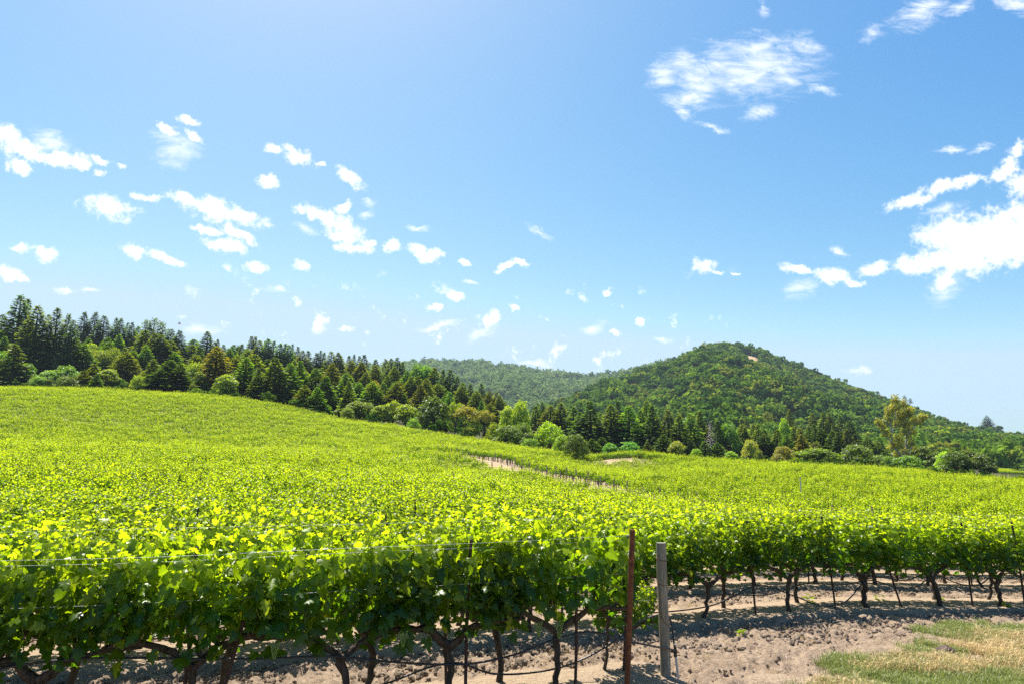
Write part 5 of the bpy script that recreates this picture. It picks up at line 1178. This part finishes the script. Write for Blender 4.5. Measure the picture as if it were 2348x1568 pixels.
def grass_scatter(name, ok, src, label, seed, lo, hi):
    xx, yy = x[ok], y[ok]; n_ = len(xx); q = gr.uniform(lo, hi, n_); print(name, n_)
    scatter(name, np.stack([xx, yy, ground_z(xx, yy) - .005], 1), np.c_[np.zeros((n_, 2)), gr.random(n_) * 6.28], np.stack([q, q, q * gr.uniform(.6, 1.25, n_)], 1), SRC[src], label, 'grass', 4, seed)
grass_scatter('dry_grass', st, 'straw', 'straw coloured dry grass on the verge in the lower right corner', 8, .7, 1.7)
grass_scatter('green_grass', gn, 'grass', 'short green grass patches on the verge in the lower right corner', 9, .6, 1.4)
k = 9000; x = gr.uniform(-7, 13, k); y = gr.uniform(5.4, 16, k); s_, n = sn(x, y)     # stray straws lying on the soil
ok = (np.abs(x) < .86 * y) & (verge(x, y) < 0) & (fbm(x * .8, y * .8, 91) > .55) & (gr.random(k) < .35)
grass_scatter('stray_straw', ok, 'straw', 'stray dry straws lying over the bare soil', 10, .4, .8)
def weed(x, y, size, label, seed, n=16, z=0.0):
    r = np.random.default_rng(seed); m = Mesh(); a = r.random(n) * 6.28; o = np.stack([np.cos(a), np.sin(a), 0 * a], 1); P = o * (size * .5 * r.random(n))[:, None] + np.stack([0 * a, 0 * a, size * r.random(n)], 1)
    vine_leaves(m, P, o + np.array([0, 0, .2]), np.array([0, 0, 1.0]) + o * .4, size * r.uniform(.4, .7, n), r.random(n), np.full(n, .75), r)
    ob = m.build('weed', M_VINE); ob.location = (x, y, gz(x, y) + .02 + z); tag(ob, label, 'weed', 'small green weeds and suckers')
weed(3.20, 10.1, .09, 'small bright green seedling on the tilled soil right of the wooden post', 1)
for s_, n, sz, lab, sd in ((11.98, 9.72, .12, 'green sucker sprouting at the foot of a second row trunk near the right edge', 2), (8.42, 10.4, .15, 'leafy green sucker at the base of a far side trunk in the second row', 3), (9.92, 10.42, .11, 'green sucker low on a trunk beside the hose', 4), (11.3, 10.42, .09, 'tiny green sprout behind the right hand trunks', 5)):
    weed(*xy(s_, n), sz, lab, sd)

# ------------------------------------------------------------------ the bird
def bird():
    m = Mesh(); k = np.linspace(0, 1, 11); prof = np.array([.004, .022, .034, .045, .062, .070, .064, .048, .036, .026, .006])
    body = np.stack([(k - .5) * .62, 0 * k, .02 * np.sin(k * 3.1)], 1); m.tube(body, prof, 10)
    for sd in (-1, 1):
        sp_ = np.linspace(0, 1, 6); ch = np.array([.17, .19, .18, .15, .10, .03]); yv = sd * .36 * sp_; zv = .03 + .36 * sp_ - .06 * sp_ ** 2; xv = .05 + .04 * np.sin(sp_ * 3) - .08 * sp_
        up = np.stack([np.stack([xv + ch / 2, yv, zv], 1), np.stack([xv, yv, zv + .012], 1), np.stack([xv - ch / 2, yv, zv - .004], 1), np.stack([xv, yv, zv - .012], 1)], 1)
        q = []
        for i in range(5):
            for j in range(4): q.append((i * 4 + j, i * 4 + (j + 1) % 4, (i + 1) * 4 + (j + 1) % 4, (i + 1) * 4 + j))
        m.add(up.reshape(-1, 3), q)
    m.add([(-.28, -.03, .0), (-.28, .03, .0), (-.44, .07, -.01), (-.44, -.07, -.01), (-.28, -.03, .012), (-.28, .03, .012), (-.44, .07, -.004), (-.44, -.07, -.004)], [(0, 1, 2, 3), (7, 6, 5, 4), (0, 3, 7, 4), (1, 5, 6, 2), (2, 6, 7, 3)])
    o = m.build('bird', M_BIRD); o.location = (-59.7, 120, 27.2); o.rotation_euler = (math.radians(6), math.radians(4), math.radians(8)); o.scale = (1.15, 1.15, 1.15)
    tag(o, 'small pale brown bird flying with raised wings above the left forest', 'bird')
bird()

# ------------------------------------------------------------------ the air
def haze():
    m = Mesh(); x0, x1, y0, y1, z0, z1 = -2700, 2700, -2700, 2900, -22, 330
    v = [(x, y, z) for z in (z0, z1) for y in (y0, y1) for x in (x0, x1)]
    m.add(v, [(0, 2, 3, 1), (4, 5, 7, 6), (0, 1, 5, 4), (2, 6, 7, 3), (0, 4, 6, 2), (1, 3, 7, 5)])
    mt, nd = material('air'); p = nd('ShaderNodeVolumePrincipled'); p.inputs['Color'].default_value = (.66, .80, 1.0, 1); p.inputs['Density'].default_value = HAZE; p.inputs['Anisotropy'].default_value = .35
    o_ = nd('ShaderNodeOutputMaterial'); mt.node_tree.links.new(p.outputs[0], o_.inputs['Volume'])
    tag(m.build('haze', mt), kind='stuff', label='thin bluish summer haze over the valley', cat='haze')
HAZE = 6.5e-5
haze()
